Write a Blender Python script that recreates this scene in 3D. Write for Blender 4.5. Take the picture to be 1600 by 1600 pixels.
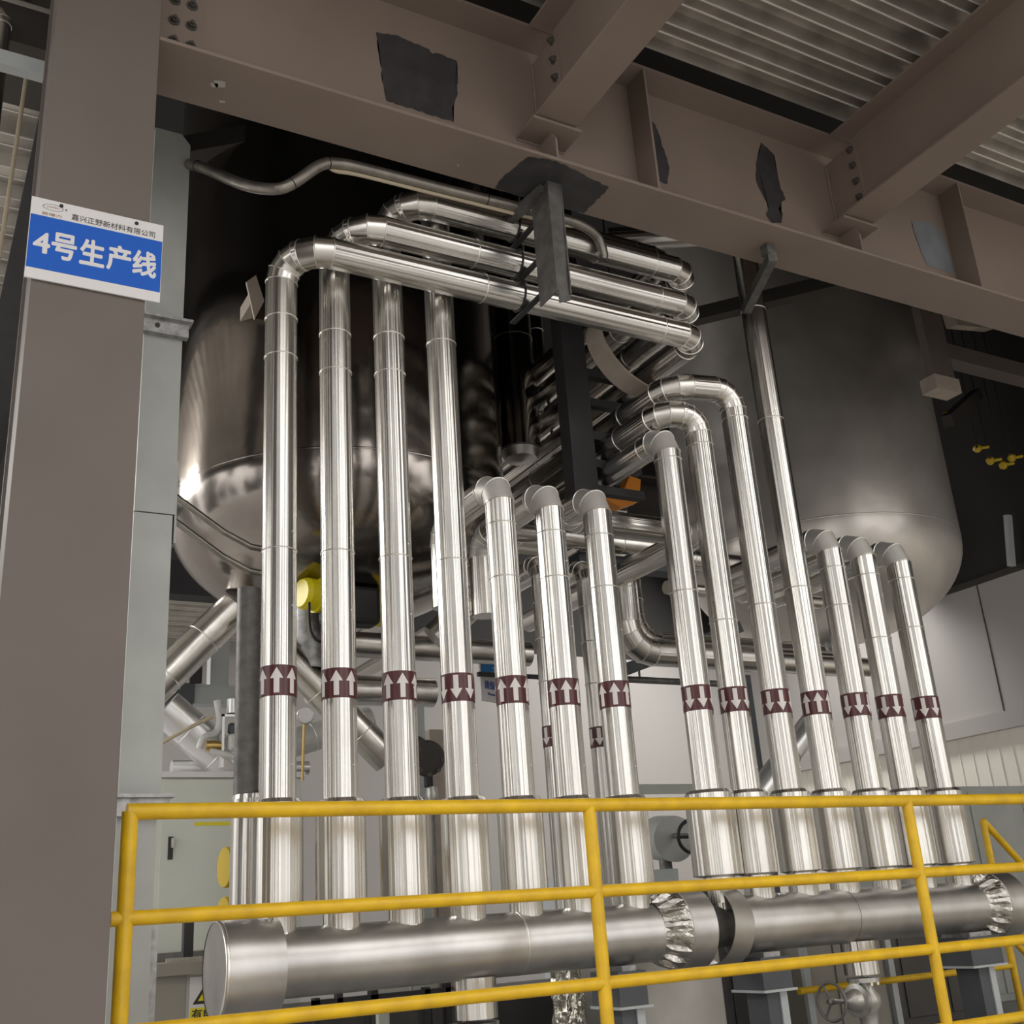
import bpy, bmesh, math, random
from mathutils import Vector, Matrix
random.seed(7)
for o in list(bpy.data.objects): bpy.data.objects.remove(o)
SC = bpy.context.scene
COL = SC.collection

# ------------------------------------------------------------------ camera
F_PX, YAW, PITCH, ROLL = 1738.68, math.radians(30.0), math.radians(20.096), math.radians(-3.952)
fw = Vector((math.sin(YAW)*math.cos(PITCH), math.cos(YAW)*math.cos(PITCH), math.sin(PITCH)))
rt = Vector((math.cos(YAW), -math.sin(YAW), 0)); up = rt.cross(fw)
r2 = math.cos(ROLL)*rt + math.sin(ROLL)*up; u2 = -math.sin(ROLL)*rt + math.cos(ROLL)*up
cd = bpy.data.cameras.new('camera'); cam = bpy.data.objects.new('camera', cd); COL.objects.link(cam)
cd.sensor_width = 36; cd.lens = F_PX/1600*36; cd.clip_start = .05; cd.clip_end = 200
cam.matrix_world = Matrix(((r2.x, u2.x, -fw.x, 0), (r2.y, u2.y, -fw.y, 0), (r2.z, u2.z, -fw.z, 1.5), (0, 0, 0, 1)))
SC.camera = cam

# ------------------------------------------------------------------ world, fill lights, exposure
SC.view_settings.view_transform = 'Standard'; SC.view_settings.look = 'None'
SC.view_settings.gamma = 1.0; SC.view_settings.exposure = 0.08
W = bpy.data.worlds.new('hall_daylight'); SC.world = W; W.use_nodes = True
nt = W.node_tree; nt.nodes.clear(); L = nt.links
def N(t, **k):
    n = nt.nodes.new(t)
    for a, b in k.items(): setattr(n, a, b)
    return n
out = N('ShaderNodeOutputWorld'); bg = N('ShaderNodeBackground'); tc = N('ShaderNodeTexCoord'); sep = N('ShaderNodeSeparateXYZ')
L.new(tc.outputs['Generated'], sep.inputs[0])
at = N('ShaderNodeMath', operation='ARCTAN2'); L.new(sep.outputs['X'], at.inputs[0]); L.new(sep.outputs['Y'], at.inputs[1])
cmb = N('ShaderNodeCombineXYZ'); L.new(at.outputs[0], cmb.inputs['X'])
el = N('ShaderNodeMath', operation='MULTIPLY'); el.inputs[1].default_value = .25; L.new(sep.outputs['Z'], el.inputs[0]); L.new(el.outputs[0], cmb.inputs['Y'])
nz = N('ShaderNodeTexNoise'); nz.inputs['Scale'].default_value = 4.5; nz.inputs['Detail'].default_value = 2; L.new(cmb.outputs[0], nz.inputs['Vector'])
rp = N('ShaderNodeValToRGB'); rp.color_ramp.elements[0].position = .44; rp.color_ramp.elements[0].color = (.10, .095, .09, 1)
rp.color_ramp.elements[1].position = .56; rp.color_ramp.elements[1].color = (1.0, .975, .94, 1); L.new(nz.outputs['Fac'], rp.inputs[0])
re = N('ShaderNodeValToRGB'); e = re.color_ramp.elements
e[0].position = .30; e[0].color = (.5, .5, .5, 1); e[1].position = .50; e[1].color = (.62, .62, .62, 1)
for p, v in ((.60, .9), (.75, 1.1), (.9, .9)):
    q = e.new(p); q.color = (v, v, v, 1)
mp = N('ShaderNodeMath', operation='MULTIPLY_ADD'); mp.inputs[1].default_value = .5; mp.inputs[2].default_value = .5
L.new(sep.outputs['Z'], mp.inputs[0]); L.new(mp.outputs[0], re.inputs[0])
mx = N('ShaderNodeMixRGB', blend_type='MULTIPLY'); mx.inputs[0].default_value = 1
L.new(rp.outputs[0], mx.inputs[1]); L.new(re.outputs[0], mx.inputs[2]); L.new(mx.outputs[0], bg.inputs['Color'])
bg.inputs['Strength'].default_value = 2.7; L.new(bg.outputs[0], out.inputs[0])

def area(name, loc, to, sx, sy, power, col=(1, .97, .93)):
    l = bpy.data.lights.new(name, 'AREA'); l.shape = 'RECTANGLE'; l.size = sx; l.size_y = sy; l.energy = power; l.color = col
    o = bpy.data.objects.new(name, l); COL.objects.link(o); o.location = loc
    o.rotation_euler = (Vector(to)-Vector(loc)).to_track_quat('-Z', 'Y').to_euler(); return o
area('bay_fill', (-2.5, 10.5, 6.0), (2.2, 10.5, 2.2), 2.5, 2.0, 330)  # unseen area light added to brighten the left of the back bay
area('bay_fill', (10.4, 10.4, 6.1), (6.5, 10.5, 1.5), 1.2, 1.2, 260)  # hidden area light added to lift the bay behind the right tank
area('bay_fill', (9.6, 3.0, 7.6), (11.3, 8.5, 2.8), 2.5, 1.5, 750)  # unseen source added to brighten the right wall

# ------------------------------------------------------------------ materials
MATS = {}
def mat(name, col, rough=.6, metal=0.0, var=0.0, vscale=3.0, bump=0.0, bscale=30.0, streak=0.0, emit=None, spec=None, clear=0.0, coat=0, dark=None):
    m = bpy.data.materials.new(name); m.use_nodes = True; t = m.node_tree; n = t.nodes; l = t.links
    b = n['Principled BSDF']; b.inputs['Roughness'].default_value = rough; b.inputs['Metallic'].default_value = metal
    b.inputs['Base Color'].default_value = (*col, 1)
    if coat: b.inputs['Coat Weight'].default_value = coat
    geo = n.new('ShaderNodeNewGeometry'); oi = n.new('ShaderNodeObjectInfo')
    if var:
        x = n.new('ShaderNodeTexNoise'); x.inputs['Scale'].default_value = vscale; x.inputs['Detail'].default_value = 5
        l.new(geo.outputs['Position'], x.inputs['Vector'])
        r = n.new('ShaderNodeValToRGB'); r.color_ramp.elements[0].position = .3; r.color_ramp.elements[1].position = .7
        d = dark or tuple(c*(1-var) for c in col); u = tuple(min(1, c*(1+var*.6)) for c in col)
        r.color_ramp.elements[0].color = (*d, 1); r.color_ramp.elements[1].color = (*u, 1)
        l.new(x.outputs['Fac'], r.inputs[0]); l.new(r.outputs[0], b.inputs['Base Color'])
    last = None
    def addbump(h, strength, dist):
        nonlocal last
        bp = n.new('ShaderNodeBump'); bp.inputs['Strength'].default_value = strength; bp.inputs['Distance'].default_value = dist
        l.new(h, bp.inputs['Height'])
        if last: l.new(last, bp.inputs['Normal'])
        last = bp.outputs[0]
    if streak:   # rolled sheet: faint flutes running along the length of a pipe (u round, v along)
        uv = n.new('ShaderNodeUVMap'); sp = n.new('ShaderNodeSeparateXYZ'); l.new(uv.outputs[0], sp.inputs[0])
        a = n.new('ShaderNodeMath'); a.operation = 'MULTIPLY'; a.inputs[1].default_value = 27; l.new(sp.outputs['X'], a.inputs[0])
        c = n.new('ShaderNodeMath'); c.operation = 'MULTIPLY'; c.inputs[1].default_value = .22; l.new(sp.outputs['Y'], c.inputs[0])
        k = n.new('ShaderNodeMath'); k.operation = 'MULTIPLY'; k.inputs[1].default_value = 37; l.new(oi.outputs['Random'], k.inputs[0])
        cb = n.new('ShaderNodeCombineXYZ'); l.new(a.outputs[0], cb.inputs[0]); l.new(c.outputs[0], cb.inputs[1]); l.new(k.outputs[0], cb.inputs[2])
        x = n.new('ShaderNodeTexNoise'); x.inputs['Scale'].default_value = .8; x.inputs['Detail'].default_value = 1.2; x.inputs['Roughness'].default_value = .5
        l.new(cb.outputs[0], x.inputs['Vector']); addbump(x.outputs['Fac'], 1.0, .0042*streak)
    if bump:
        x = n.new('ShaderNodeTexNoise'); x.inputs['Scale'].default_value = bscale; x.inputs['Detail'].default_value = 3
        l.new(geo.outputs['Position'], x.inputs['Vector']); addbump(x.outputs['Fac'], 1.0, bump)
    if last: l.new(last, b.inputs['Normal'])
    if emit:
        b.inputs['Emission Color'].default_value = (*emit[0], 1); b.inputs['Emission Strength'].default_value = emit[1]
    MATS[name] = m; return m
mat('jacket', (.70, .68, .645), .25, 1, var=.10, vscale=2.2, streak=2.2, bump=.0006, bscale=9)
mat('jacket_plain', (.74, .71, .67), .27, 1, var=.16, vscale=5, bump=.0012, bscale=8)
mat('elbow_sheet', (.72, .69, .65), .24, 1, var=.12, vscale=5, bump=.0006, bscale=10)
mat('bead', (.9, .88, .84), .3, 1)
mat('dull_sheet', (.62, .60, .57), .42, 1, var=.1, vscale=6)
mat('header_sheet', (.70, .685, .675), .36, 1, var=.22, vscale=4, bump=.003, bscale=3.5)
mat('crumple', (.62, .6, .57), .3, 1, bump=.02, bscale=14)
mat('foil', (.75, .73, .64), .22, 1, bump=.03, bscale=11)
mat('tank_steel', (.33, .30, .275), .15, 1, var=.35, vscale=1.3, bump=.006, bscale=2.2)
mat('tank_steel_hazy', (.62, .58, .54), .30, .62, var=.3, vscale=1.1, bump=.008, bscale=2.0)  # paler and less metallic: the tank's hazy brightness is put into the material
mat('brown_paint', (.16, .132, .117), .62, 0, var=.10, vscale=1.6, bump=.0008, bscale=6)
mat('brown_beam', (.25, .194, .162), .55, 0, var=.12, vscale=1.5, bump=.0012, bscale=5)
mat('primer_dark', (.045, .042, .045), .5, 0, var=.3, vscale=9)
mat('primer_blue', (.20, .22, .235), .6, 0, var=.2, vscale=7)
mat('chipped', (.45, .42, .38), .7)
mat('bolt_steel', (.10, .088, .078), .5, .2)
mat('bracket_grey', (.13, .125, .12), .5, .3, var=.4, vscale=14)
mat('black_steel', (.035, .034, .037), .5, .1, var=.2, vscale=6)
mat('grey_steel', (.085, .092, .105), .5, 0, var=.15, vscale=6)
mat('pale_steel', (.50, .53, .54), .5, 0, var=.06, vscale=6)
mat('duct_grey', (.44, .455, .435), .5, .15, var=.10, vscale=4, bump=.0006, bscale=12)
mat('galv', (.42, .42, .42), .45, .7, var=.35, vscale=25)
mat('galv_dark', (.20, .195, .19), .5, .6, var=.3, vscale=20)
mat('deck', (.58, .545, .50), .42, .85, var=.30, vscale=4)
mat('deck_glint', (.9, .87, .82), .5, .4)  # brighter copy of the deck metal, glints put into the lip colour
mat('cap_sheet', (.72, .70, .67), .55, .75, var=.06, vscale=6)
mat('yellow', (.90, .56, .012), .36, 0, var=.08, vscale=9, bump=.0008, bscale=30, dark=(.72, .43, .015))
mat('yellow_drum', (.60, .42, .02), .45)
mat('yellow_bright', (.85, .72, .01), .35)
mat('sign_white', (.78, .76, .76), .35)
mat('sign_blue', (.0, .105, .56), .6)
mat('sign_cyan', (.01, .30, .85), .35)
mat('ink_black', (.03, .028, .028), .5)
mat('ink_brown', (.42, .26, .18), .5)
mat('ink_blue', (.06, .11, .42), .5)
mat('maroon', (.095, .022, .024), .3, var=.12, vscale=12)
mat('arrow_white', (.78, .74, .72), .4)
mat('cabinet', (.70, .725, .66), .45, 0, var=.05, vscale=3)
mat('cabinet_beige', (.32, .30, .26), .5, 0, var=.05, vscale=3)
mat('cabinet_dark', (.085, .08, .078), .45, 0, var=.15, vscale=3)
mat('pale_sheet', (.80, .80, .80), .3, .8, bump=.001, bscale=10)
mat('white_lag', (.72, .72, .70), .55, .2, bump=.008, bscale=25)
mat('tan_strap', (.42, .355, .30), .6, 0, var=.1, vscale=9)
mat('cream_cable', (.55, .47, .34), .6)
mat('conduit', (.30, .28, .25), .38, .85, var=.25, vscale=14)
mat('rubber', (.012, .012, .013), .5)
mat('orange', (.75, .26, .02), .5)
mat('brass', (.6, .42, .16), .35, 1)
mat('copper', (.60, .30, .19), .35, .9)
mat('red', (.45, .05, .03), .5)
mat('valve_steel', (.55, .54, .51), .38, .8, var=.2, vscale=20)
mat('wall_grey', (.43, .41, .395), .6, 0, var=.04, vscale=.7)
mat('wall_cream', (.86, .83, .75), .6)
mat("plinth_concrete", (.26, .255, .25), .6, 0, var=.1)
mat('floor_concrete', (.50, .485, .46), .55, 0, var=.12, vscale=1.2)
mat('unlit_wall', (.028, .026, .025), .8)  # near-black colour stands in for the darkness of the upper storey
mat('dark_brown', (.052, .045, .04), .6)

# ------------------------------------------------------------------ mesh helpers
ORG = {}
def origin(o): return ORG.get(o.name, Vector((0, 0, 0))) if o else Vector((0, 0, 0))
def empty(name, loc, label, cat, group=None):
    o = bpy.data.objects.new(name, None); COL.objects.link(o); o.location = loc; o.empty_display_size = .1
    ORG[o.name] = Vector(loc); o['label'] = label; o['category'] = cat
    if group: o['group'] = group
    return o
class MB:
    def __init__(s): s.v = []; s.f = []; s.uv = []; s.sm = []
    def add(s, vs, fs, uvs=None, smooth=False):
        b = len(s.v); s.v += [Vector(v) for v in vs]
        for i, f in enumerate(fs):
            s.f.append([b+k for k in f]); s.uv.append(uvs[i] if uvs else [(0, 0)]*len(f)); s.sm.append(smooth)
        return s
    def box(s, a, b, M=None):
        x0, y0, z0 = a; x1, y1, z1 = b
        vs = [Vector(p) for p in ((x0,y0,z0),(x1,y0,z0),(x1,y1,z0),(x0,y1,z0),(x0,y0,z1),(x1,y0,z1),(x1,y1,z1),(x0,y1,z1))]
        if M: vs = [M @ v for v in vs]
        return s.add(vs, [(3,2,1,0),(4,5,6,7),(0,1,5,4),(1,2,6,5),(2,3,7,6),(3,0,4,7)])
    def bar(s, p, q, w, h, upv=(0, 0, 1)):
        p = Vector(p); q = Vector(q); d = (q-p).normalized(); sd = d.cross(Vector(upv))
        if sd.length < 1e-4: sd = d.cross(Vector((0, 1, 0)))
        sd.normalize(); u = sd.cross(d)
        vs = [e_+sd*a*w/2+u*b*h/2 for e_ in (p, q) for a, b in ((-1,-1),(1,-1),(1,1),(-1,1))]
        return s.add(vs, [(0,1,2,3),(7,6,5,4),(0,4,5,1),(1,5,6,2),(2,6,7,3),(3,7,4,0)])
    def poly(s, pts, nrm):
        """flat polygon given thickness along nrm"""
        n = Vector(nrm); k = len(pts); a = [Vector(p) for p in pts]; b = [p+n for p in a]
        s.add(a+b, [list(range(k))[::-1], list(range(k, 2*k))]+[(i, (i+1) % k, (i+1) % k+k, i+k) for i in range(k)]); return s
    def tube(s, pts, r, seg=32, caps=True, rads=None, smooth=True, n0=None, n1=None):
        """mitred tube; each straight piece keeps its own rings so gores stay crisp"""
        pts = [Vector(p) for p in pts]; n = len(pts)
        ds = [(pts[i+1]-pts[i]).normalized() for i in range(n-1)]
        d0 = ds[0]; ref = Vector((0, 1, 0)) if abs(d0.y) < .9 else Vector((0, 0, -1))
        u = (ref-d0*ref.dot(d0)).normalized(); ln = 0
        nr = [ds[0]]+[(ds[i]+ds[i+1]).normalized() for i in range(n-2)]+[ds[-1]]
        if n0 is not None: nr[0] = (Vector(n0).normalized()+ds[0]).normalized()
        if n1 is not None: nr[-1] = (Vector(n1).normalized()+ds[-1]).normalized()
        rads = rads or [r]*n
        for i in range(n-1):
            d = ds[i]; u = (u-d*u.dot(d)).normalized(); w = d.cross(u)
            ring = []
            for j in (i, i+1):
                c = pts[j]; m = nr[j]; rr = rads[j]; R = []
                for k in range(seg):
                    a = 2*math.pi*k/seg; o = u*math.cos(a)*rr+w*math.sin(a)*rr
                    R.append(c+o-d*(o.dot(m)/d.dot(m)))
                ring.append(R)
            L1 = (pts[i+1]-pts[i]).length
            fs = []; uvs = []
            for k in range(seg):
                k2 = (k+1) % seg; fs.append((k, k2, seg+k2, seg+k))
                uvs.append([(k/seg, ln), ((k+1)/seg, ln), ((k+1)/seg, ln+L1), (k/seg, ln+L1)])
            s.add(ring[0]+ring[1], fs, uvs, smooth)
            if caps and i == 0: s.add(ring[0], [list(range(seg))[::-1]])
            if caps and i == n-2: s.add(ring[1], [list(range(seg))])
            ln += L1
        return s
    def lathe(s, prof, c, axis=(0, 0, 1), seg=40, smooth=True, crisp=False):
        """profile [(radius, height)] about an axis through c"""
        ax = Vector(axis).normalized(); ref = Vector((1, 0, 0)) if abs(ax.x) < .9 else Vector((0, 1, 0))
        u = (ref-ax*ref.dot(ax)).normalized(); w = ax.cross(u); c = Vector(c)
        rings = [[c+ax*h+(u*math.cos(2*math.pi*k/seg)+w*math.sin(2*math.pi*k/seg))*max(r, 1e-4) for k in range(seg)] for r, h in prof]
        if crisp:
            for a, b in zip(rings, rings[1:]):
                s.add(a+b, [(k, (k+1) % seg, seg+(k+1) % seg, seg+k) for k in range(seg)], [[(k/seg, 0), ((k+1)/seg, 0), ((k+1)/seg, 1), (k/seg, 1)] for k in range(seg)], smooth)
        else:
            vs = [v for R in rings for v in R]; fs = []; uvs = []
            for i in range(len(rings)-1):
                for k in range(seg):
                    fs.append((i*seg+k, i*seg+(k+1) % seg, (i+1)*seg+(k+1) % seg, (i+1)*seg+k)); h0, h1 = prof[i][1], prof[i+1][1]
                    uvs.append([(k/seg, h0), ((k+1)/seg, h0), ((k+1)/seg, h1), (k/seg, h1)])
            s.add(vs, fs, uvs, smooth)
        return s
    def build(s, name, m, parent=None, label=None, cat=None, group=None, kind=None, loc=None, bevel=0):
        off = origin(parent)
        if parent is None:
            if loc is None:
                mn = [min(v[i] for v in s.v) for i in range(3)]; mxx = [max(v[i] for v in s.v) for i in range(3)]
                loc = Vector(((mn[0]+mxx[0])/2, (mn[1]+mxx[1])/2, mn[2]))
            off = Vector(loc)
        me = bpy.data.meshes.new(name); me.from_pydata([v-off for v in s.v], [], s.f)
        uvl = me.uv_layers.new(name='UVMap'); flat = [c for f in s.uv for uv in f for c in uv]
        uvl.data.foreach_set('uv', flat); me.polygons.foreach_set('use_smooth', s.sm)
        o = bpy.data.objects.new(name, me); me.materials.append(MATS[m]); COL.objects.link(o)
        if parent is not None: o.parent = parent
        else: o.location = off
        ORG[o.name] = off.copy()
        if label: o['label'] = label
        if cat: o['category'] = cat
        if group: o['group'] = group
        if kind: o['kind'] = kind
        if bevel:
            bv = o.modifiers.new('bevel', 'BEVEL'); bv.width = bevel; bv.segments = 2; bv.limit_method = 'ANGLE'
        me.update(); return o
def text(body, name, m, parent, loc, size, rot=(math.pi/2, 0, 0), width=None, height=None, bold=0.0, ext=.0012, align='LEFT'):
    cu = bpy.data.curves.new(name, 'FONT'); cu.body = body; cu.size = size; cu.extrude = ext; cu.align_x = align
    t = bpy.data.objects.new(name+'_tmp', cu); COL.objects.link(t)
    dg = bpy.context.evaluated_depsgraph_get(); me = bpy.data.meshes.new_from_object(t.evaluated_get(dg))
    bpy.data.objects.remove(t)
    xs = [v.co.x for v in me.vertices] or [0, 1]; ys = [v.co.y for v in me.vertices] or [0, 1]
    x0, x1, y0, y1 = min(xs), max(xs), min(ys), max(ys)
    if bold:
        bm = bmesh.new(); bm.from_mesh(me); geo0 = bm.verts[:]+bm.edges[:]+bm.faces[:]; bo = bold*(x1-x0)/(width or (x1-x0))
        for q, (dx, dy) in enumerate(((1, 0), (-1, 0), (0, 1), (0, -1), (.7, .7), (-.7, .7), (.7, -.7), (-.7, -.7))):
            d_ = bmesh.ops.duplicate(bm, geom=geo0)
            bmesh.ops.translate(bm, verts=[g_ for g_ in d_['geom'] if isinstance(g_, bmesh.types.BMVert)], vec=(dx*bo, dy*bo, -.00008*(q+1)))
        bm.to_mesh(me); bm.free()
    sx = (width/(x1-x0)) if width else 1; sy = (height/(y1-y0)) if height else sx
    for v in me.vertices: v.co.x = (v.co.x-x0)*sx; v.co.y = (v.co.y-y0)*sy
    o = bpy.data.objects.new(name, me); me.materials.clear(); me.materials.append(MATS[m]); COL.objects.link(o)
    o.parent = parent; o.location = Vector(loc)-origin(parent); o.rotation_euler = rot; ORG[o.name] = Vector(loc); return o
def bend(p, c, q, R, n):
    """round the corner c of the path p-c-q with n gores; returns the points from tangent to tangent"""
    p, c, q = Vector(p), Vector(c), Vector(q); a = (p-c).normalized(); b = (q-c).normalized()
    th = math.pi-a.angle(b); t = R*math.tan(th/2); ctr = c+(a+b).normalized()*(R/math.cos(th/2))
    s0 = c+a*t; v0 = s0-ctr; ax = v0.cross(c+b*t-ctr).normalized(); pts = []
    for k in range(n+1): pts.append(ctr+Matrix.Rotation(th*k/n, 3, ax) @ v0)
    return pts
def ring_at(mb, c, d, r, t=.0035, n=None):
    d = Vector(d).normalized(); mb.lathe([(r-.002, -t*1.3), (r+t, -t*.5), (r+t, t*.5), (r-.002, t*1.3)], c, d, 32)
def mitre_ring(mb, c, d1, d2, r, t=.0032):
    d1 = Vector(d1).normalized(); d2 = Vector(d2).normalized(); m = (d1+d2).normalized(); st = 1/max(.5, d1.dot(m))
    ref = Vector((0, 0, 1)) if abs(m.z) < .9 else Vector((0, 1, 0))
    inb = (d1-d2)
    if inb.length < 1e-4: return ring_at(mb, c, d1, r)
    e1 = (inb-m*inb.dot(m)).normalized(); e2 = m.cross(e1); seg = 32; R = []
    for off, rr in ((-t*1.2, r-.001), (-t*.5, r+t), (t*.5, r+t), (t*1.2, r-.001)):
        R.append([Vector(c)+m*off+e1*math.cos(2*math.pi*k/seg)*rr*st+e2*math.sin(2*math.pi*k/seg)*rr for k in range(seg)])
    for a, b in zip(R, R[1:]): mb.add(a+b, [(k, (k+1) % seg, seg+(k+1) % seg, seg+k) for k in range(seg)], None, True)

def pipe(root, path, r, jm='jacket', em='elbow_sheet', rings=(), beads=True, cap=True):
    """path: list of ('p', point) straight vertices and ('b', corner, R, n) gored corners. Builds jacket + elbow + seam rings as parts."""
    P = [Vector(x[1]) for x in path]; runs = []; cur = [P[0]]
    for i in range(1, len(path)):
        if path[i][0] == 'b':
            bp = bend(P[i-1], P[i], P[i+1], path[i][2], path[i][3])
            cur.append(bp[0]); runs.append(('s', cur)); runs.append(('e', bp)); cur = [bp[-1]]
        else: cur.append(P[i])
    if len(cur) > 1: runs.append(('s', cur))
    def bead(f, *a):
        m_ = MB(); f(m_, *a); m_.build('seam_bead', 'bead', root)
    for ri, (kind, pts) in enumerate(runs):
        if kind == 's':
            if (pts[-1]-pts[0]).length < .004: continue
            q0 = runs[ri-1][1] if ri else None; q1 = runs[ri+1][1] if ri < len(runs)-1 else None
            MB().tube(pts, r, 40, caps=cap, n0=(q0[-1]-q0[-2]) if q0 else None, n1=(q1[1]-q1[0]) if q1 else None).build('jacket_section', jm, root)
        else:
            # gore meeting planes: extend with the neighbours' directions
            a = pts; e0 = MB(); q0 = runs[ri-1][1]; q1 = runs[ri+1][1] if ri < len(runs)-1 else None
            din = (q0[1]-q0[0]) if (q0[-1]-q0[0]).length > .004 or runs[ri-1][0] == 'e' else (a[1]-a[0])
            if runs[ri-1][0] == 'e': din = q0[-1]-q0[-2]
            if (q0[-1]-q0[0]).length < .004 and ri > 1: din = runs[ri-2][1][-1]-runs[ri-2][1][-2]
            dout = (q1[1]-q1[0]) if q1 and (q1[-1]-q1[0]).length > .004 else (a[-1]-a[-2])
            e0.tube(a, r, 40, caps=False, n0=din, n1=dout)
            e0.build('elbow', em, root)
            if beads:
                for k in range(len(a)):
                    d1 = (a[k]-a[k-1]) if k else din; d2 = (a[k+1]-a[k]) if k < len(a)-1 else dout
                    bead(mitre_ring, a[k], d1, d2, r)
    for c, d in rings: bead(ring_at, c, d, r)

def arrow_band(root, x, y, z, r, upw, h=.138, n=7, phase=None, name='flow_marker'):
    rr = r+.0018; b = MB()
    b.lathe([(rr, z-h/2), (rr, z+h/2)], (x, y, 0), (0, 0, 1), 48)
    band = b.build(name, 'maroon', root, label='maroon band with white flow arrows')
    ph = phase if phase is not None else random.random()*6
    ra = rr+.0012
    for k in range(n):
        a = MB(); a0 = ph+2*math.pi*k/n; hw = .030; H = h*.42; s = 1 if upw else -1
        def P(u, v): an = a0+u/ra; return (x+math.cos(an)*ra, y+math.sin(an)*ra, z+v*s)
        steps = 6
        # shaft
        for i in range(3):
            u0 = -.0125+.025*i/3; u1 = u0+.025/3
            a.add([P(u0, -H), P(u1, -H), P(u1, .012), P(u0, .012)], [(0, 1, 2, 3)], None, True)
        for i in range(steps):
            u0 = -hw+2*hw*i/steps; u1 = u0+2*hw/steps
            v0 = .008+(H-.008)*(1-abs(u0)/hw); v1 = .008+(H-.008)*(1-abs(u1)/hw)
            a.add([P(u0, .008), P(u1, .008), P(u1, v1), P(u0, v0)], [(0, 1, 2, 3)], None, True)
        a.build('arrow', 'arrow_white', band)
    return band

def ibeam_x(mb_web, mb_bot, mb_top, x0, x1, yc, w, z0, z1, tf, tw):
    mb_web.box((x0, yc-tw/2, z0+tf), (x1, yc+tw/2, z1-tf)); mb_bot.box((x0, yc-w/2, z0), (x1, yc+w/2, z0+tf)); mb_top.box((x0, yc-w/2, z1-tf), (x1, yc+w/2, z1))

# ------------------------------------------------------------------ the setting
PZ = .60                                     # plinth level the plant stands on
MB().box((-14, -16, -.1), (24, 15, 0)).build('floor', 'floor_concrete', kind='structure')
MB().box((.95, 4.25, 0), (11.4, 13.2, PZ)).build('trim_1', 'plinth_concrete', kind='structure')
MB().box((-6, 13.3, 0), (12, 13.5, 5.0)).build('wall_back', 'wall_grey', kind='structure')
MB().box((-6, 13.3, 5.0), (12, 13.5, 11)).build('wall_back_upper', 'unlit_wall', kind='structure')  # upper part of the wall, its shade put into the near-black colour
MB().box((11.5, -2, 3.42), (11.7, 13.3, 5.02)).build('wall_right', 'wall_grey', kind='structure')
w = MB(); w.box((11.5, -2, 0), (11.7, 13.3, 3.22))
for i in range(60): w.box((11.488, 2+i*.19, 2.6), (11.5, 2.012+i*.19, 3.22))
w.build('wall_right_lower', 'wall_cream', kind='structure')
MB().box((11.42, -2, 3.22), (11.7, 13.3, 3.42)).build('trim_2', 'wall_grey', kind='structure')
t = MB()
for i in range(7): t.box((11.49, 2.5+i*1.54, 3.42), (11.5, 2.512+i*1.54, 5.02))
t.box((11.46, -2, 4.98), (11.5, 13.3, 5.05)); t.build('trim_3', 'dark_brown', kind='structure')
MB().box((11.5, -2, 5.02), (11.7, 13.3, 11)).build('wall_right_upper', 'unlit_wall', kind='structure')
MB().box((-6, 4.5, 9.0), (12, 13.5, 9.1)).build('ceiling_upper', 'unlit_wall', kind='structure')
MB().box((-6, 4.43, 6.3), (12, 4.5, 9.1)).build('light_block_front', 'unlit_wall', kind='structure')  # unseen partition added to keep the sky out of the tank reflections
MB().box((-6.1, 4.43, 6.35), (-6, 13.5, 9.1)).build('light_block_left', 'unlit_wall', kind='structure')  # added on the open left side to block daylight from the upper void

def deck(name, x0, x1, y0, y1, z, pitch=.20, m='deck', dimples=True):
    """trapezoid steel decking, ribs along X"""
    mb = MB(); prof = []; y = y0
    while y < y1:
        prof += [(y, z), (y+pitch*.40, z), (y+pitch*.52, z+.07), (y+pitch*.88, z+.07)]; y += pitch
    prof.append((y, z))
    vs = [(x, p, q) for x in (x0, x1) for p, q in prof]; k = len(prof)
    mb.add(vs, [(i, i+1, k+i+1, k+i) for i in range(k-1)])
    mb.add([(x0, y0, z+.12), (x1, y0, z+.12), (x1, y, z+.12), (x0, y, z+.12)], [(0, 1, 2, 3)])
    # small stiffening lips at the rib edges and embossed dimples on the sloping sides, coloured paler as if catching light
    mb.build(name, m, kind='structure'); mb = MB()
    y = y0
    while y < y1:
        mb.box((x0, y+pitch*.02, z-.006), (x1, y+pitch*.05, z)); mb.box((x0, y+pitch*.35, z-.006), (x1, y+pitch*.38, z))
        if dimples:
            x = x0
            while x < x1:
                mb.box((x, y+pitch*.435, z+.022), (x+.018, y+pitch*.475, z+.052)); x += .05
        y += pitch
    return mb.build(name+'_edges', 'deck_glint', kind='structure')
deck('ceiling', .75, 8.2, 1.6, 3.9, 6.17, pitch=.215)
MB().box((-8, 1.5, 6.40), (17, 4.43, 6.5)).build('ceiling_slab', 'dark_brown', kind='structure')
deck('ceiling_side', -3.2, .42, 4.2, 10.5, 6.17, pitch=.33, dimples=False)
deck('ceiling_bay', .3, 4.6, 11.7, 13.3, 4.93, pitch=.22, dimples=False)
deck('ceiling_gap', 5.6, 8.2, 9.6, 11.2, 5.75, pitch=.25, dimples=False)
MB().box((.3, 11.45, 4.93), (4.6, 11.7, 5.3)).build('beam_bay', 'black_steel', label='black beam along the front edge of the far low deck', cat='beam')

# ------------------------------------------------------------------ steel frame
def hexbolt(mb, c, d, r=.017, h=.02):
    mb.lathe([(r*1.5, 0), (r*1.5, .005), (.001, .005)], c, d, 16, crisp=True); mb.lathe([(r, .005), (r, h), (.001, h)], c, d, 6, smooth=False, crisp=True)
    mb.lathe([(r*.55, h), (r*.55, h+.012), (.001, h+.012)], c, d, 10, crisp=True)
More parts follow.
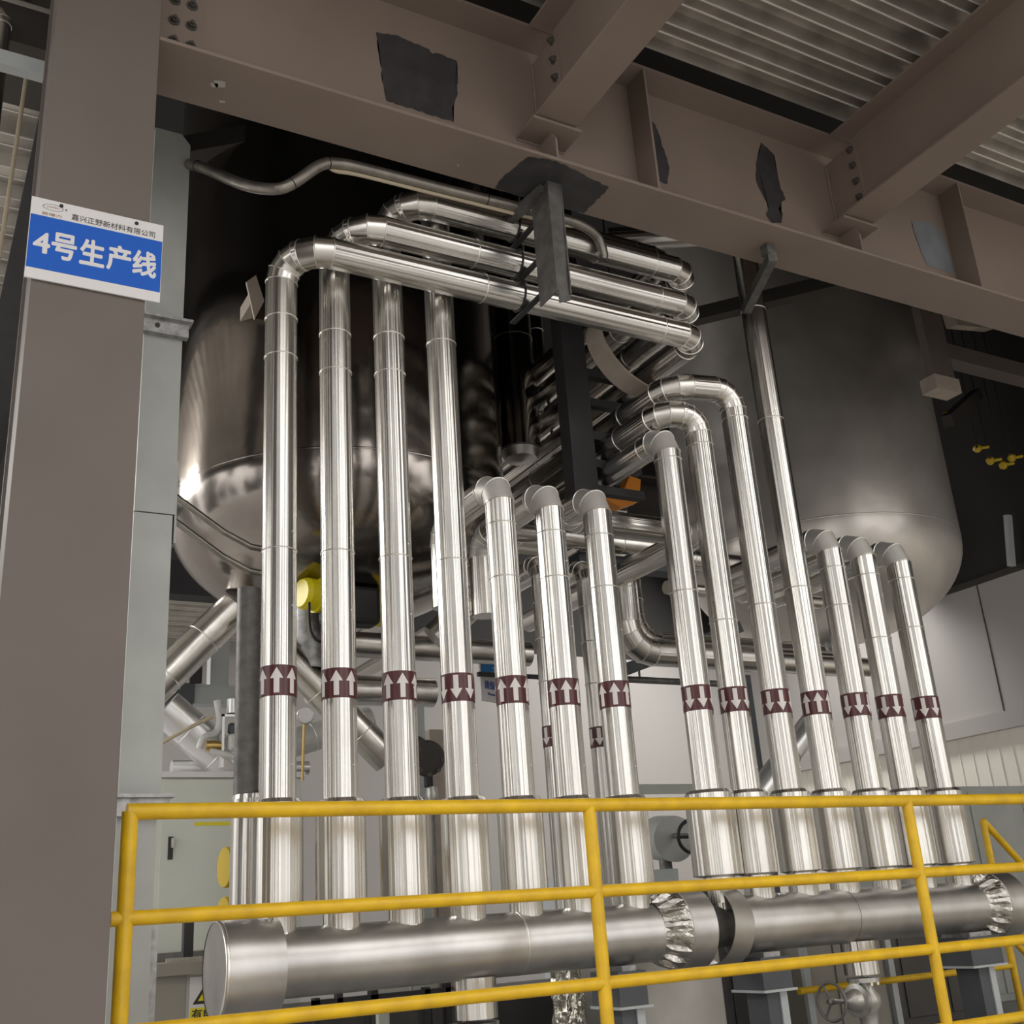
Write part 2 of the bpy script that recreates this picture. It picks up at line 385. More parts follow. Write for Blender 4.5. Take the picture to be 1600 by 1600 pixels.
# column
c = empty('steel_column', (.49, 4.26, 0), 'broad brown painted steel column carrying the blue and white sign', 'column')
MB().box((.288, 4.05, 0), (.712, 4.072, 6.9)).build('front_flange', 'brown_paint', c, bevel=.003)
MB().box((.288, 4.45, 0), (.712, 4.47, 6.9)).build('rear_flange', 'brown_paint', c)
MB().box((.30, 4.072, 0), (.322, 4.45, 6.9)).box((.678, 4.072, 0), (.70, 4.45, 6.9)).build('web', 'brown_paint', c)
MB().box((.22, 3.98, 0), (.78, 4.54, .03)).build('base_plate', 'brown_paint', c)
# main girder
ZB, ZT = 5.247, 6.10
g = empty('steel_girder', (4.5, 4.228, ZB), 'deep brown steel girder crossing above the silver pipes with dark paint patches', 'girder')
a, b_, t_ = MB(), MB(), MB(); ibeam_x(a, b_, t_, .712, 9.6, 4.228, .355, ZB, ZT+.02, .02, .014)
a.build('web', 'brown_beam', g); b_.build('bottom_flange', 'brown_beam', g, bevel=.003); t_.build('top_flange', 'brown_beam', g)
for x in (3.43, 6.09, 7.9):
    MB().box((x-.007, 4.052, ZB+.02), (x+.007, 4.221, ZT)).build('stiffener', 'brown_beam', g)
MB().box((1.912, 4.2195, ZB+.02), (1.919, 4.222, ZT)).build('weld_seam', 'brown_beam', g)
for X in (2.775, 5.0):
    MB().box((X-.006, 3.96, 5.53), (X+.006, 4.221, 6.02)).build('fin_plate', 'brown_beam', g)
    MB().box((X-.15, 4.03, 5.462), (X+.15, 4.221, 5.480)).build('seat_plate', 'brown_beam', g)
    MB().poly([(X-.006, 4.221, ZB+.02), (X-.006, 4.06, ZB+.02), (X-.006, 4.06, 5.40), (X-.006, 4.10, 5.462), (X-.006, 4.221, 5.462)], (.012, 0, 0)).build('rib', 'brown_beam', g)
    wl = MB(); wl.tube([(X-.01, 4.215, 5.48), (X-.01, 4.215, 6.0)], .007, 8); wl.tube([(X-.15, 4.218, 5.46), (X+.15, 4.218, 5.46)], .006, 8)
    wl.build('weld_seam', 'brown_beam', g)
# splice plate with bolts at the column end
MB().box((.713, 4.214, 5.29), (.93, 4.221, 6.05)).build('splice_plate', 'brown_beam', g)
for x in (.80, .88):
    for z in (5.42, 5.54, 5.66, 5.78, 5.90):
        bb = MB(); hexbolt(bb, (x, 4.214, z-.01), (0, -1, 0), .018, .022); bb.build('bolt', 'bolt_steel', g)
def patch(pts, plane, m, name):
    mb = MB(); k = len(pts); rnd = random.Random(len(pts)*3+int(pts[0][0]*100)); fine = []
    for i in range(k):
        p = Vector(pts[i]); q = Vector(pts[(i+1) % k]); n = max(2, int((q-p).length/.018)); d = (q-p); nn = Vector((-d.y, d.x)).normalized()
        for j in range(n): fine.append(p+d*j/n+nn*rnd.uniform(-.006, .006)*(1 if j else 0))
    if plane == 'web': P = [(p.x, 4.2205, p.y) for p in fine]; nr = (0, -.0015, 0)
    else: P = [(p.x, p.y, ZB-.0005) for p in fine]; nr = (0, 0, -.0015)
    bm = bmesh.new(); vs = [bm.verts.new(p) for p in P]; f = bm.faces.new(vs); bmesh.ops.triangulate(bm, faces=[f])
    mb.add([Vector(v.co)+Vector(nr) for v in bm.verts], [[v.index for v in ff.verts] for ff in bm.faces if not bm.verts.index_update()]); bm.free()
    return mb.build(name, m, g)
patch([(1.823,5.877),(1.925,5.897),(1.982,5.893),(2.121,5.88),(2.143,5.855),(2.167,5.871),(2.286,5.862),(2.283,5.74),(2.273,5.617),(2.24,5.54),(2.247,5.446),(1.867,5.449),(1.849,5.581),(1.831,5.755)], 'web', 'primer_dark', 'paint_patch')
patch([(2.571,4.395),(2.565,4.283),(2.609,4.085),(2.758,4.058),(3.147,4.138),(3.145,4.272),(3.142,4.398),(3.047,4.40),(3.001,4.40),(2.793,4.402),(2.673,4.402)], 'soffit', 'primer_dark', 'paint_patch')
patch([(3.45,6.034),(3.604,5.882),(3.669,5.592),(3.632,5.467),(3.45,5.473)], 'web', 'primer_dark', 'paint_patch')
patch([(4.449,6.033),(4.542,5.972),(4.541,5.806),(4.548,5.727),(4.577,5.647),(4.499,5.551),(4.53,5.52),(4.509,5.448),(4.416,5.422),(4.384,5.479),(4.417,5.541),(4.381,5.624),(4.348,5.721),(4.382,5.867)], 'web', 'primer_dark', 'paint_patch')
patch([(5.736,5.786),(5.948,5.852),(6.05,5.748),(6.075,5.464),(5.804,5.46),(5.757,5.604)], 'web', 'primer_blue', 'paint_patch')
for (x, y, s_) in ((1.02, 4.22, .03), (1.06, 4.33, .014), (1.00, 4.235, .018), (2.30, 4.3, .008)):
    patch([(x-s_, y-s_*.6), (x+s_*.7, y-s_), (x+s_, y+s_*.3), (x-s_*.3, y+s_*.8)], 'soffit', 'chipped', 'paint_chip')
# cross beams
for X, lab in ((2.775, 'brown cross beam meeting the girder above the hanging channel bracket'), (5.0, 'brown cross beam at the right, bolted to the girder by four bolts')):
    cb = empty('cross_beam', (X, 2.5, 5.4975), lab, 'beam', None)
    MB().box((X+.007, 1.5, 5.515), (X+.017, 4.0, 6.08)).build('web', 'brown_beam', cb)
    MB().box((X-.125, 1.5, 5.4975), (X+.125, 4.05, 5.515)).build('bottom_flange', 'brown_beam', cb, bevel=.003)
    MB().box((X-.125, 1.5, 6.08), (X+.125, 4.03, 6.10)).build('top_flange', 'brown_beam', cb)
    for z in ((6.0, 5.87, 5.75) if X < 3 else (5.99, 5.87, 5.75, 5.63)):
        bb = MB(); hexbolt(bb, (X-.006, 4.0, z), (-1, 0, 0)); bb.build('bolt', 'bolt_steel', cb)
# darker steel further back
def simple_beam(name, p, q, w, h, m, label, upv=(0, 0, 1)):
    return MB().bar(p, q, w, h, upv).build(name, m, label=label, cat='beam')
e_ = empty('rear_girder', (8, 8.9, 5.3), 'dark brown girder far right behind the smaller tank', 'girder')
a, b_, t_ = MB(), MB(), MB(); ibeam_x(a, b_, t_, 6.9, 11.49, 9.4, .32, 5.15, 6.05, .03, .02)
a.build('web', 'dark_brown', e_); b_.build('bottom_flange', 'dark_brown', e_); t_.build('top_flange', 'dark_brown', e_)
simple_beam('upper_beam', (8.62, 6.5, 6.54), (11.4, 6.5, 6.54), .18, .17, 'brown_paint', 'brown beam at the far right under the dark upper level')
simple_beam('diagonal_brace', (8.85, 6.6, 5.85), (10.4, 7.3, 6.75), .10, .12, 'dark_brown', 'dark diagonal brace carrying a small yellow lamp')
simple_beam('diagonal_brace', (7.7, 5.5, 6.15), (9.4, 6.3, 6.9), .10, .13, 'tan_strap', 'light tan angle brace beside the hanging channel post')
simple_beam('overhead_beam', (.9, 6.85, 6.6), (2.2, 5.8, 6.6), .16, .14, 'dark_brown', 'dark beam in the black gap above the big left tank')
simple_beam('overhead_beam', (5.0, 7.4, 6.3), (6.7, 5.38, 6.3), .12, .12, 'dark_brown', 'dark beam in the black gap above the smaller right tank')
hp = empty('hanging_post', (7.5, 5.6, 5.45), 'brown channel post hanging from the girder beside the right tank', 'post')
MB().box((7.36, 5.52, 5.55), (7.62, 5.60, 9.0)).build('post', 'brown_paint', hp); MB().box((7.34, 5.50, 5.43), (7.64, 5.66, 5.56)).build('end_plate', 'tan_strap', hp)
sb = empty('edge_beam', (.5, 7.5, 5.9), 'black beam running back beside the column under the left decking', 'beam')
MB().box((.40, 4.5, 5.92), (.62, 12, 6.17)).build('web', 'black_steel', sb); MB().box((.36, 4.5, 5.90), (.66, 12, 5.93)).build('flange', 'black_steel', sb)
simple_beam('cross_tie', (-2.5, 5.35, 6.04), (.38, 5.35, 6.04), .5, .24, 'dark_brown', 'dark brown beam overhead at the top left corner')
st = MB(); st.box((-.5, 4.62, 5.36), (.30, 4.68, 5.44)); st.build('channel_strut', 'pale_steel', label='light grey channel strut fixed to the back of the column, top left', cat='strut')
e_ = empty('silver_pipe', (.12, 5.0, 5.0), 'silver pipe with an elbow at the top left corner of the photo', 'pipe')
pipe(e_, [('p', (.10, 5.0, 3.6)), ('b', (.10, 5.0, 5.98), .08, 4), ('p', (-.6, 5.0, 5.98))], .052)
MB().tube([(.262, 5.3, 6.0), (.25, 5.3, 5.6), (.232, 5.35, 5.0), (.20, 5.35, 4.2), (.2, 5.35, 0.0)], .011, 10).build('cable', 'cream_cable', label='thin cream cable hanging left of the column', cat='cable')

# ------------------------------------------------------------------ sign on the column
s = empty('line_sign', (.515, 4.045, 3.92), 'blue and white sign on the column reading 4号生产线', 'sign')
MB().box((.262, 4.036, 3.917), (.766, 4.044, 4.281)).build('panel', 'sign_white', s)
MB().box((.264, 4.0345, 3.963), (.764, 4.0365, 4.201)).build('blue_field', 'sign_blue', s)
text('4', 'lettering', 'sign_white', s, (.284, 4.0345, 4.035), .13, width=.056, height=.088, bold=.003)
for ch, x in zip('号生产线', (.350, .455, .556, .655)):
    text(ch, 'lettering', 'sign_white', s, (x, 4.0345, 4.024), .13, width=.088, height=.112, bold=.003)
text('嘉兴正野新材料有限公司', 'lettering', 'ink_black', s, (.412, 4.036, 4.212), .03, width=.322, height=.029)
text('英德力', 'lettering', 'ink_brown', s, (.302, 4.036, 4.208), .015, width=.074, height=.013)
lg = MB(); lg.lathe([(.036, -.001), (.038, -.001), (.038, .001), (.036, .001)], (0, 0, 0), (0, 1, 0), 40)
for v in lg.v: v.z *= .38; v += Vector((.342, 4.036, 4.248))
lg.build('logo', 'ink_black', s); text('JINDELI', 'logo', 'ink_brown', s, (.318, 4.036, 4.244), .01, width=.046, height=.008)
text('®', 'logo', 'ink_black', s, (.386, 4.036, 4.246), .01, width=.008, height=.008)
for x, z in ((.371, 4.264), (.659, 4.262)):
    MB().lathe([(.0075, 0), (.0075, .004), (.001, .006)], (x, 4.036, z), (0, -1, 0), 16).build('screw', 'ink_black', s)

# ------------------------------------------------------------------ cable duct behind the column
d = empty('cable_duct', (1.0, 5.2, PZ), 'tall pale grey sheet metal cable duct right behind the column', 'duct')
MB().poly([(.90, 5.10, 3.42), (1.088, 5.10, 3.42), (1.088, 5.10, 5.56), (1.04, 5.10, 5.62), (.90, 5.10, 5.62)], (0, .22, 0)).build('duct_cover', 'duct_grey', d)
MB().box((.90, 5.104, 2.08), (1.078, 5.32, 3.415)).build('duct_cover', 'duct_grey', d)
MB().box((1.088, 5.11, 3.28), (1.098, 5.32, 3.70)).build('joint_plate', 'duct_grey', d)
MB().box((.90, 5.108, PZ), (1.066, 5.32, 2.07)).build('duct_cover', 'duct_grey', d)
for z in (4.36, 2.02):
    m_ = MB(); m_.box((.86, 5.06, z), (1.11, 5.10, z+.075)); m_.box((.86, 5.03, z+.075), (1.125, 5.10, z+.09)); m_.build('clamp_bar', 'galv', d)
bb = MB(); hexbolt(bb, (.955, 5.06, 4.40), (0, -1, 0), .009, .01); bb.build('bolt', 'bolt_steel', d)
MB().box((1.066, 5.12, PZ), (1.095, 5.32, 1.62)).build('corner_angle', 'galv', d)

# ------------------------------------------------------------------ tanks
def tank(x, y, r, zk, dh, ztop, m, label):
    t = empty('steel_tank', (x, y, zk-dh), label, 'tank')
    prof = [(r*math.sin(a)**.94 if a else 0, zk-dh*math.cos(a)) for a in [math.pi/2*i/18 for i in range(19)]]
    MB().lathe(prof+[(r, zk+.02)], (x, y, 0), (0, 0, 1), 96).build('dished_end', m, t)
    MB().lathe([(r, zk+.02), (r, (zk+ztop)/2), (r, ztop)], (x, y, 0), (0, 0, 1), 96).build('shell', m, t)
    wl = MB(); wl.lathe([(r, -.006), (r+.003, 0), (r, .006)], (x, y, zk+.03), (0, 0, 1), 96); wl.build('weld_seam', 'bead' if 0 else m, t)
    return t
T1 = tank(2.57, 6.83, 1.145, 4.18, .74, 8.9, 'tank_steel', 'big mirror polished steel tank hanging behind the left tall pipes')
T2 = tank(7.64, 7.40, 1.27, 4.52, .80, 8.9, 'tank_steel_hazy', 'smaller looking dull steel tank at the right edge with round bottom')
lug = MB(); lug.poly([(1.631, 5.9, 5.299), (1.69, 5.9, 5.36), (1.745, 5.9, 5.188), (1.687, 5.9, 5.05)], (.0, .02, 0)); lug.box((1.66, 5.92, 5.15), (1.72, 6.3, 5.25)); lug.build('lug', 'tan_strap', T1)
MB().tube([(2.57, 6.83, 3.46), (2.57, 6.83, 3.25)], .11, 24).build('outlet', 'galv', T1)
MB().tube([(7.62, 7.40, 3.78), (7.62, 7.40, 3.55)], .12, 24).build('outlet', 'galv', T2)
# support legs that carry the tanks to the plinth behind them
for nm, x, y in (('steel_post', 2.05, 8.5), ('steel_post', 7.1, 8.6)):
    pass
# traced tubes under the left tank
for k, (dz, lab) in enumerate(((0, 'upper thin steel tube curving under the left tank'), (-.14, 'lower thin steel tube curving under the left tank'))):
    MB().tube([(1.18, 5.75, 3.80+dz), (1.47, 5.68, 3.57+dz), (1.62, 5.68, 3.50+dz), (1.72, 5.68, 3.49+dz)], .018, 12).build('thin_tube', 'conduit', label=lab, cat='tube')

# ------------------------------------------------------------------ risers and overhead runs
YP, RR = 4.85, .0805
XS = {1:1.523, 2:1.812, 3:2.115, 4:2.425, 5:2.728, 6:3.034, 7:3.347, 8:3.895, 9:4.156, 10:4.467, 11:4.772, 12:5.093, 13:5.384, 14:5.699}
RING = {1:[4.439,3.197],2:[4.41,3.215],3:[4.457,3.218],4:[4.48,3.23],5:[3.464,3.167],6:[3.448,3.192],7:[3.462,3.163],8:[4.003,3.186],9:[4.136,3.032],10:[4.366,3.15],11:[4.411,3.28],12:[3.437,3.191],13:[3.415,3.002],14:[3.416,3.088]}
UPW = {1:1,2:1,3:1,4:0,5:1,6:1,7:1,8:0,9:0,10:0,11:1,12:0,13:0,14:0}
LAB = {
 1:'leftmost tall silver pipe with up arrows, bending right into the lowest overhead run',
 2:'second tall silver pipe from the left, bending right into the middle overhead run',
 3:'third tall silver pipe from the left, rising behind the two lower overhead runs',
 4:'fourth tall silver pipe from the left, the one with down arrows among up arrows',
 5:'short silver pipe just right of the four tall ones, dull elbow on top',
 6:'middle of the three short silver pipes with dull elbows, up arrows',
 7:'short silver pipe left of the wide gap, elbow also feeding a sideways pipe',
 8:'first silver pipe right of the wide gap, lowest elbow of three stepped ones',
 9:'silver pipe with the middle of the three stepped gored elbows, down arrows',
 10:'silver pipe with the highest of the three stepped gored elbows, down arrows',
 11:'very tall silver pipe rising to the girder at the right, up arrows',
 12:'left one of three short silver pipes in front of the right tank',
 13:'middle one of three short silver pipes in front of the right tank',
 14:'rightmost short silver pipe in front of the right tank'}
ZBND = 1.5+.2215*YP
X_END = 4.09
RUNZ = {1:4.774, 2:4.988, 3:5.232, 4:5.425}
for k in range(1, 15):
    x = XS[k]; base = (x, YP, 1.42); e_ = empty('insulated_riser', base, LAB[k], 'pipe', 'insulated pipes rising from the header')
    zs = 2.06 if k < 8 else 2.085
    start = (x, YP, 1.50)
    if k <= 4:
        yr = 4.66 if k < 4 else 4.82; dx = .12; z = RUNZ[k]; B = (x+dx, yr, z)
        if k < 4:
            path = [('p', start), ('b', (x, YP, z), .12, 3), ('b', B, .15, 2), ('b', (X_END, yr, z), .125, 3), ('p', (X_END, 10.5, z))]
        else:
            path = [('p', start), ('b', (x, YP, z), .13, 4), ('b', (X_END-.02, YP, z), .125, 3), ('p', (X_END-.02, 10.5, z))]; yr = YP
        rings = [((x, YP, zz), (0, 0, 1)) for zz in RING[k]]
        xr = {1: 2.60, 2: 2.56, 3: 3.4, 4: 3.3}[k]
        rings += [((xr, yr, z), (1, 0, 0))]+([((3.80, yr, z), (1, 0, 0))])+[((X_END, 5.15+.1*k, z), (0, 1, 0)), ((X_END, 6.6, z), (0, 1, 0))]
        if k < 4: rings.append(((x, YP, RING[k][0]-.22), (0, 0, 1)))
    elif k in (5, 6, 12, 13, 14):
        z = {5: 3.70, 6: 3.69, 12: 3.66, 13: 3.645, 14: 3.635}[k]
        ye = {5: 5.55, 6: 5.65, 12: 6.0, 13: 6.05, 14: 6.1}[k]
        path = [('p', start), ('b', (x, YP, z), .115, 2), ('p', (x, ye, z))] if k > 6 else [('p', start), ('b', (x, YP, z), .115, 2), ('b', (x, ye, z), .13, 3), ('p', (x, ye, 3.2))]
        rings = [((x, YP, zz), (0, 0, 1)) for zz in RING[k]]+[((x, YP+.14, z), (0, 1, 0)), ((x, YP+.5, z), (0, 1, 0))]
    elif k == 7:
        path = [('p', start), ('b', (x, YP, 3.705), .11, 2), ('b', (x, YP+.36, 3.705), .10, 2), ('b', (4.35, YP+.36, 3.705), .12, 3), ('p', (4.35, 7.4, 3.705))]
        rings = [((x, YP, zz), (0, 0, 1)) for zz in RING[k]]+[((x+.14, YP+.36, 3.705), (1, 0, 0))]
    elif k == 8:
        path = [('p', start), ('b', (x, YP, 4.16), .115, 2), ('p', (x, 10.5, 4.16))]
        rings = [((x, YP, zz), (0, 0, 1)) for zz in RING[k]]+[((x, 5.05, 4.16), (0, 1, 0)), ((x, 6.2, 4.16), (0, 1, 0))]
    elif k == 9:
        path = [('p', start), ('b', (x, YP, 4.335), .115, 4), ('b', (x-.245, YP+.01, 4.335), .12, 3), ('p', (x-.245, 10.5, 4.335))]
        rings = [((x, YP, zz), (0, 0, 1)) for zz in RING[k]]+[((x-.245, 5.3, 4.335), (0, 1, 0)), ((x-.245, 6.4, 4.335), (0, 1, 0))]
    elif k == 10:
        path = [('p', start), ('b', (x, YP, 4.575), .13, 4), ('b', (x-.47, YP+.01, 4.53), .14, 3), ('p', (x-.47, 10.5, 4.53))]
        rings = [((x, YP, zz), (0, 0, 1)) for zz in RING[k]]+[((x-.47, 5.35, 4.53), (0, 1, 0)), ((x-.47, 6.5, 4.53), (0, 1, 0))]
    elif k == 11:
        path = [('p', start), ('b', (x, YP, 5.85), .13, 4), ('p', (x-.8, 5.3, 5.85))]
        rings = [((x, YP, zz), (0, 0, 1)) for zz in RING[k]]+[((x, YP, 5.22), (0, 0, 1))]
    pipe(e_, path, RR, rings=rings, em='cap_sheet' if k in (5, 6, 7, 8, 12, 13, 14) else 'elbow_sheet')
    zb = ZBND+(-.004 if k in (1, 2, 3) else 0)
    arrow_band(e_, x, YP, zb, RR, UPW[k], phase=-math.pi/2-.25+random.uniform(-.35, .25))
    # thicker lagging sleeve near the foot, with folded top and skirt onto the header
    rs = .112 if k != 8 else .132; zb0 = 1.615 if k < 8 else 1.65
    sl = MB(); sl.lathe([(RR+.001, zs), (rs-.012, zs-.004), (rs, zs-.022)], (x, YP, 0), (0, 0, 1), 40, crisp=True)
    sl.lathe([(rs, zs-.022), (rs, zb0)], (x, YP, 0), (0, 0, 1), 40); sl.lathe([(rs, zb0), (RR-.005, zb0-.012)], (x, YP, 0), (0, 0, 1), 40, crisp=True)
    sl.build('lagging_sleeve', 'jacket', e_)
    MB().lathe([(.073, 1.62), (.078, 1.53), (.086, 1.478)], (x, YP, 0), (0, 0, 1), 40).build('foot_skirt', 'jacket', e_)
    for i in range(4):
        rv = MB(); rv.lathe([(.0035, 0), (.0025, .003), (.0001, .004)], (x+RR*math.cos(-1.05), YP+RR*math.sin(-1.05), 2.2+.36*i), (math.cos(-1.05), math.sin(-1.05), 0), 8)
        rv.build('rivet', 'bead', e_)

# ------------------------------------------------------------------ headers
h = empty('header_pipe', (2.5, YP, 1.40), 'thick horizontal silver header on the left, closed by a round end cap', 'pipe')
MB().tube([(1.50, YP, 1.393), (3.48, YP, 1.40)], .138, 56).build('jacket_section', 'header_sheet', h)
rb = MB(); [ring_at(rb, (x, YP, 1.40), (1, 0, 0), .138, .004) for x in (2.66,)]; rb.build('seam_bead', 'bead', h)
MB().lathe([(.0, 0), (.186, 0), (.194, .012), (.194, .245), (.140, .25)], (1.265, YP, 1.385), (1, 0, 0), 64, crisp=True).build('end_cap', 'header_sheet', h)
MB().lathe([(.186, -.002), (.198, .004), (.194, .014)], (1.265, YP, 1.385), (1, 0, 0), 64).build('cap_rim', 'bead', h)
def crumple(name, x0, x1, ra, rb_, z, parent, m='crumple'):
    mb = MB(); seg = 64; rnd = random.Random(int(x0*10)); rows = 5; V = []
    for i in range(rows+1):
        t_ = i/rows; amp = .016*math.sin(math.pi*min(1, t_*1.1))
        for k in range(seg):
            a_ = 2*math.pi*k/seg; r_ = ra+(rb_-ra)*t_+amp*(1 if (k//2) % 2 else -1)*(.6+.4*math.sin(k*1.7))
            V.append((x0+(x1-x0)*t_, YP+r_*math.cos(a_), z+r_*math.sin(a_)))
    mb.add(V, [(i*seg+k, i*seg+(k+1) % seg, (i+1)*seg+(k+1) % seg, (i+1)*seg+k) for i in range(rows) for k in range(seg)]); return mb.build(name, m, parent)
crumple('folded_collar', 3.42, 3.55, .138, .190, 1.405, h)
MB().lathe([(.19, 0), (.194, .002), (.194, .150), (.150, .152)], (3.55, YP, 1.405), (1, 0, 0), 64, crisp=True).build('flange_cover', 'header_sheet', h)
MB().tube([(3.60, YP, 1.405), (3.99, YP, 1.405)], .105, 32).build('inner_pipe', 'galv_dark', h)
for kx, dz in ((1.50, 0), (1.74, 0)):
    pass
h2 = empty('header_pipe', (4.9, YP, 1.40), 'thick horizontal silver header on the right with an open loose collar', 'pipe')
MB().tube([(3.92, YP, 1.405), (5.80, YP, 1.40)], .141, 56).build('jacket_section', 'header_sheet', h2)
rb = MB(); ring_at(rb, (4.72, YP, 1.403), (1, 0, 0), .141, .002); rb.build('seam_line', 'galv_dark', h2)
lc = MB(); lc.lathe([(.190, -.07), (.194, -.07), (.194, .07), (.190, .07), (.190, -.07)], (3.845, YP, 1.405), (.985, .13, -.10), 64, crisp=True); lc.build('loose_collar', 'dull_sheet', h2)
crumple('folded_collar', 5.75, 5.88, .141, .190, 1.40, h2)
MB().lathe([(.188, 0), (.194, .002), (.194, .155), (.18, .165), (0, .165)], (5.88, YP, 1.40), (1, 0, 0), 64, crisp=True).build('end_cap', 'header_sheet', h2)
for X, lab, hd in ((2.44, 'silver drop pipe below the left header behind the bottom rail', 0), (4.80, 'silver drop pipe below the right header ending in a valve flange', 1)):
    e_ = empty('drop_pipe', (X, YP, 1.0), lab, 'pipe')
    MB().tube([(X, YP, 1.27), (X, YP, 1.10)], .096, 36).build('jacket_section', 'jacket', e_)
    MB().lathe([(.0, 0), (.088, 0), (.088, .022), (.0, .022)], (X, YP, 1.062), (0, 0, 1), 32, crisp=True).build('flange', 'valve_steel' if hd else 'galv_dark', e_)
    MB().lathe([(.05, .60), (.05, 1.064)], (X, YP, 0), (0, 0, 1), 24).build('bare_pipe', 'galv_dark', e_) if not hd else None
    for i in range(6):
        b1 = MB(); b1.lathe([(.010, 0), (.010, -.018), (.001, -.018)], (X+.07*math.cos(i*1.047+.3), YP+.07*math.sin(i*1.047+.3), 1.062), (0, 0, 1), 6, crisp=True); b1.build('bolt', 'bead', e_)
# globe valve with handwheel
v = empty('globe_valve', (4.78, YP, .62), 'steel globe valve with spoked handwheel under the right header', 'valve')
MB().lathe([(.045, 1.062), (.05, 1.03), (.075, .99), (.078, .955), (.06, .91), (.05, .86), (.05, .84)], (4.80, YP, 0), (0, 0, 1), 32).build('body', 'valve_steel', v)
MB().lathe([(0, .815), (.095, .815), (.095, .84), (0, .84)], (4.80, YP, 0), (0, 0, 1), 32, crisp=True).build('flange', 'valve_steel', v)
MB().lathe([(.05, PZ), (.05, .815)], (4.80, YP, 0), (0, 0, 1), 24).build('pipe_stub', 'galv_dark', v)
VA = Vector((-.98, -.12, .06)).normalized(); VC = Vector((4.80, YP, .97))
MB().lathe([(.045, 0), (.06, .06), (.085, .065), (.085, .09), (.06, .095), (.05, .13), (.03, .15), (.014, .16), (.012, .32)], VC, VA, 28, crisp=True).build('bonnet', 'valve_steel', v)
def wheel(mb, c, ax, R, r, spokes=3, seg=40):
    ax = Vector(ax).normalized(); ref = Vector((0, 0, 1)); u = (ref-ax*ref.dot(ax)).normalized(); w_ = ax.cross(u); c = Vector(c)
    V = []
    for i in range(seg):
        a_ = 2*math.pi*i/seg; rd = u*math.cos(a_)+w_*math.sin(a_)
        for j in range(8):
            b2 = 2*math.pi*j/8; V.append(c+rd*(R+r*math.cos(b2))+ax*r*math.sin(b2))
    mb.add(V, [(i*8+j, ((i+1) % seg)*8+j, ((i+1) % seg)*8+(j+1) % 8, i*8+(j+1) % 8) for i in range(seg) for j in range(8)], None, True)
    for s_ in range(spokes):
        a_ = 2*math.pi*s_/spokes+.5; mb.tube([c, c+(u*math.cos(a_)+w_*math.sin(a_))*R], r*.8, 8)
    mb.lathe([(0, -.012), (r*2, -.012), (r*2, .014), (0, .014)], c, ax, 16, crisp=True)
m_ = MB(); wheel(m_, VC+VA*.29, VA, .093, .008); m_.build('handwheel', 'galv_dark', v)

# supports under the headers
for (x0, x1, lab) in ((3.13, 3.29, 'dark grey steel saddle support under the left header'), (4.0, 4.19, 'dark grey steel saddle support just right of the loose collar'), (5.54, 5.80, 'dark grey steel saddle support near the right header end')):
    e_ = empty('header_support', ((x0+x1)/2, YP, PZ), lab, 'support'); xc = (x0+x1)/2
    MB().box((x0+.04, YP-.10, 1.238), (x1-.04, YP+.10, 1.262)).build('saddle', 'galv', e_)
    m_ = MB(); m_.box((x0, YP-.12, 1.08), (x1, YP+.12, 1.238)); m_.build('beam_box', 'grey_steel', e_)
    m_ = MB(); m_.box((x0-.01, YP-.13, 1.074), (x1+.02, YP+.13, 1.086)); m_.build('lip', 'pale_steel', e_)
    m_ = MB(); m_.box((xc-.05, YP-.08, PZ), (xc+.03, YP+.08, 1.08)); m_.build('post', 'grey_steel', e_)
    MB().box((xc+.03, YP-.09, PZ), (xc+.075, YP+.08, 1.08)).build('post_flange', 'pale_steel', e_)

# ------------------------------------------------------------------ brackets hanging from the girder
b = empty('hanging_bracket', (2.86, 4.3, 4.5), 'grey channel bracket hanging from the girder and holding the overhead runs', 'bracket')
m_ = MB(); m_.poly([(2.80, 4.22, 5.247), (2.89, 4.22, 5.247), (2.89, 4.235, 4.53), (2.82, 4.235, 4.50)], (0, .008, 0)); m_.box((2.80, 4.22, 4.56), (2.808, 4.40, 5.247)); m_.box((2.882, 4.22, 4.56), (2.89, 4.30, 5.247)); m_.build('upright', 'bracket_grey', b)
m_ = MB(); m_.bar((2.80, 4.26, 5.215), (2.76, 4.575, 5.215), .05, .05); m_.build('arm', 'bracket_grey', b)
for z in (RUNZ[1]-RR-.02, RUNZ[2]-RR-.015, RUNZ[3]-RR-.018):
    MB().bar((2.86, 4.24, z+.012), (2.86, 4.80, z+.012), .035, .010).build('arm', 'black_steel', b)
for k in (1, 2, 3):
    m_ = MB(); pts = [Vector((2.83, 4.66+math.cos(t1)*(RR+.006), RUNZ[k]+math.sin(t1)*(RR+.006))) for t1 in [i*math.pi*2/22 for i in range(23)]]
    m_.tube(pts, .004, 6, smooth=True); m_.build('wire_tie', 'rubber', b)
b = empty('hanging_bracket', (4.6, 4.5, 5.0), 'small grey square tube bracket at the top of the tallest pipe', 'bracket')
m_ = MB(); m_.box((4.33, 4.20, 5.175), (4.39, 4.26, 5.247)); m_.build('stub', 'bracket_grey', b)
MB().bar((4.36, 4.20, 5.15), (4.62, 4.76, 5.15), .055, .06).build('arm', 'bracket_grey', b)

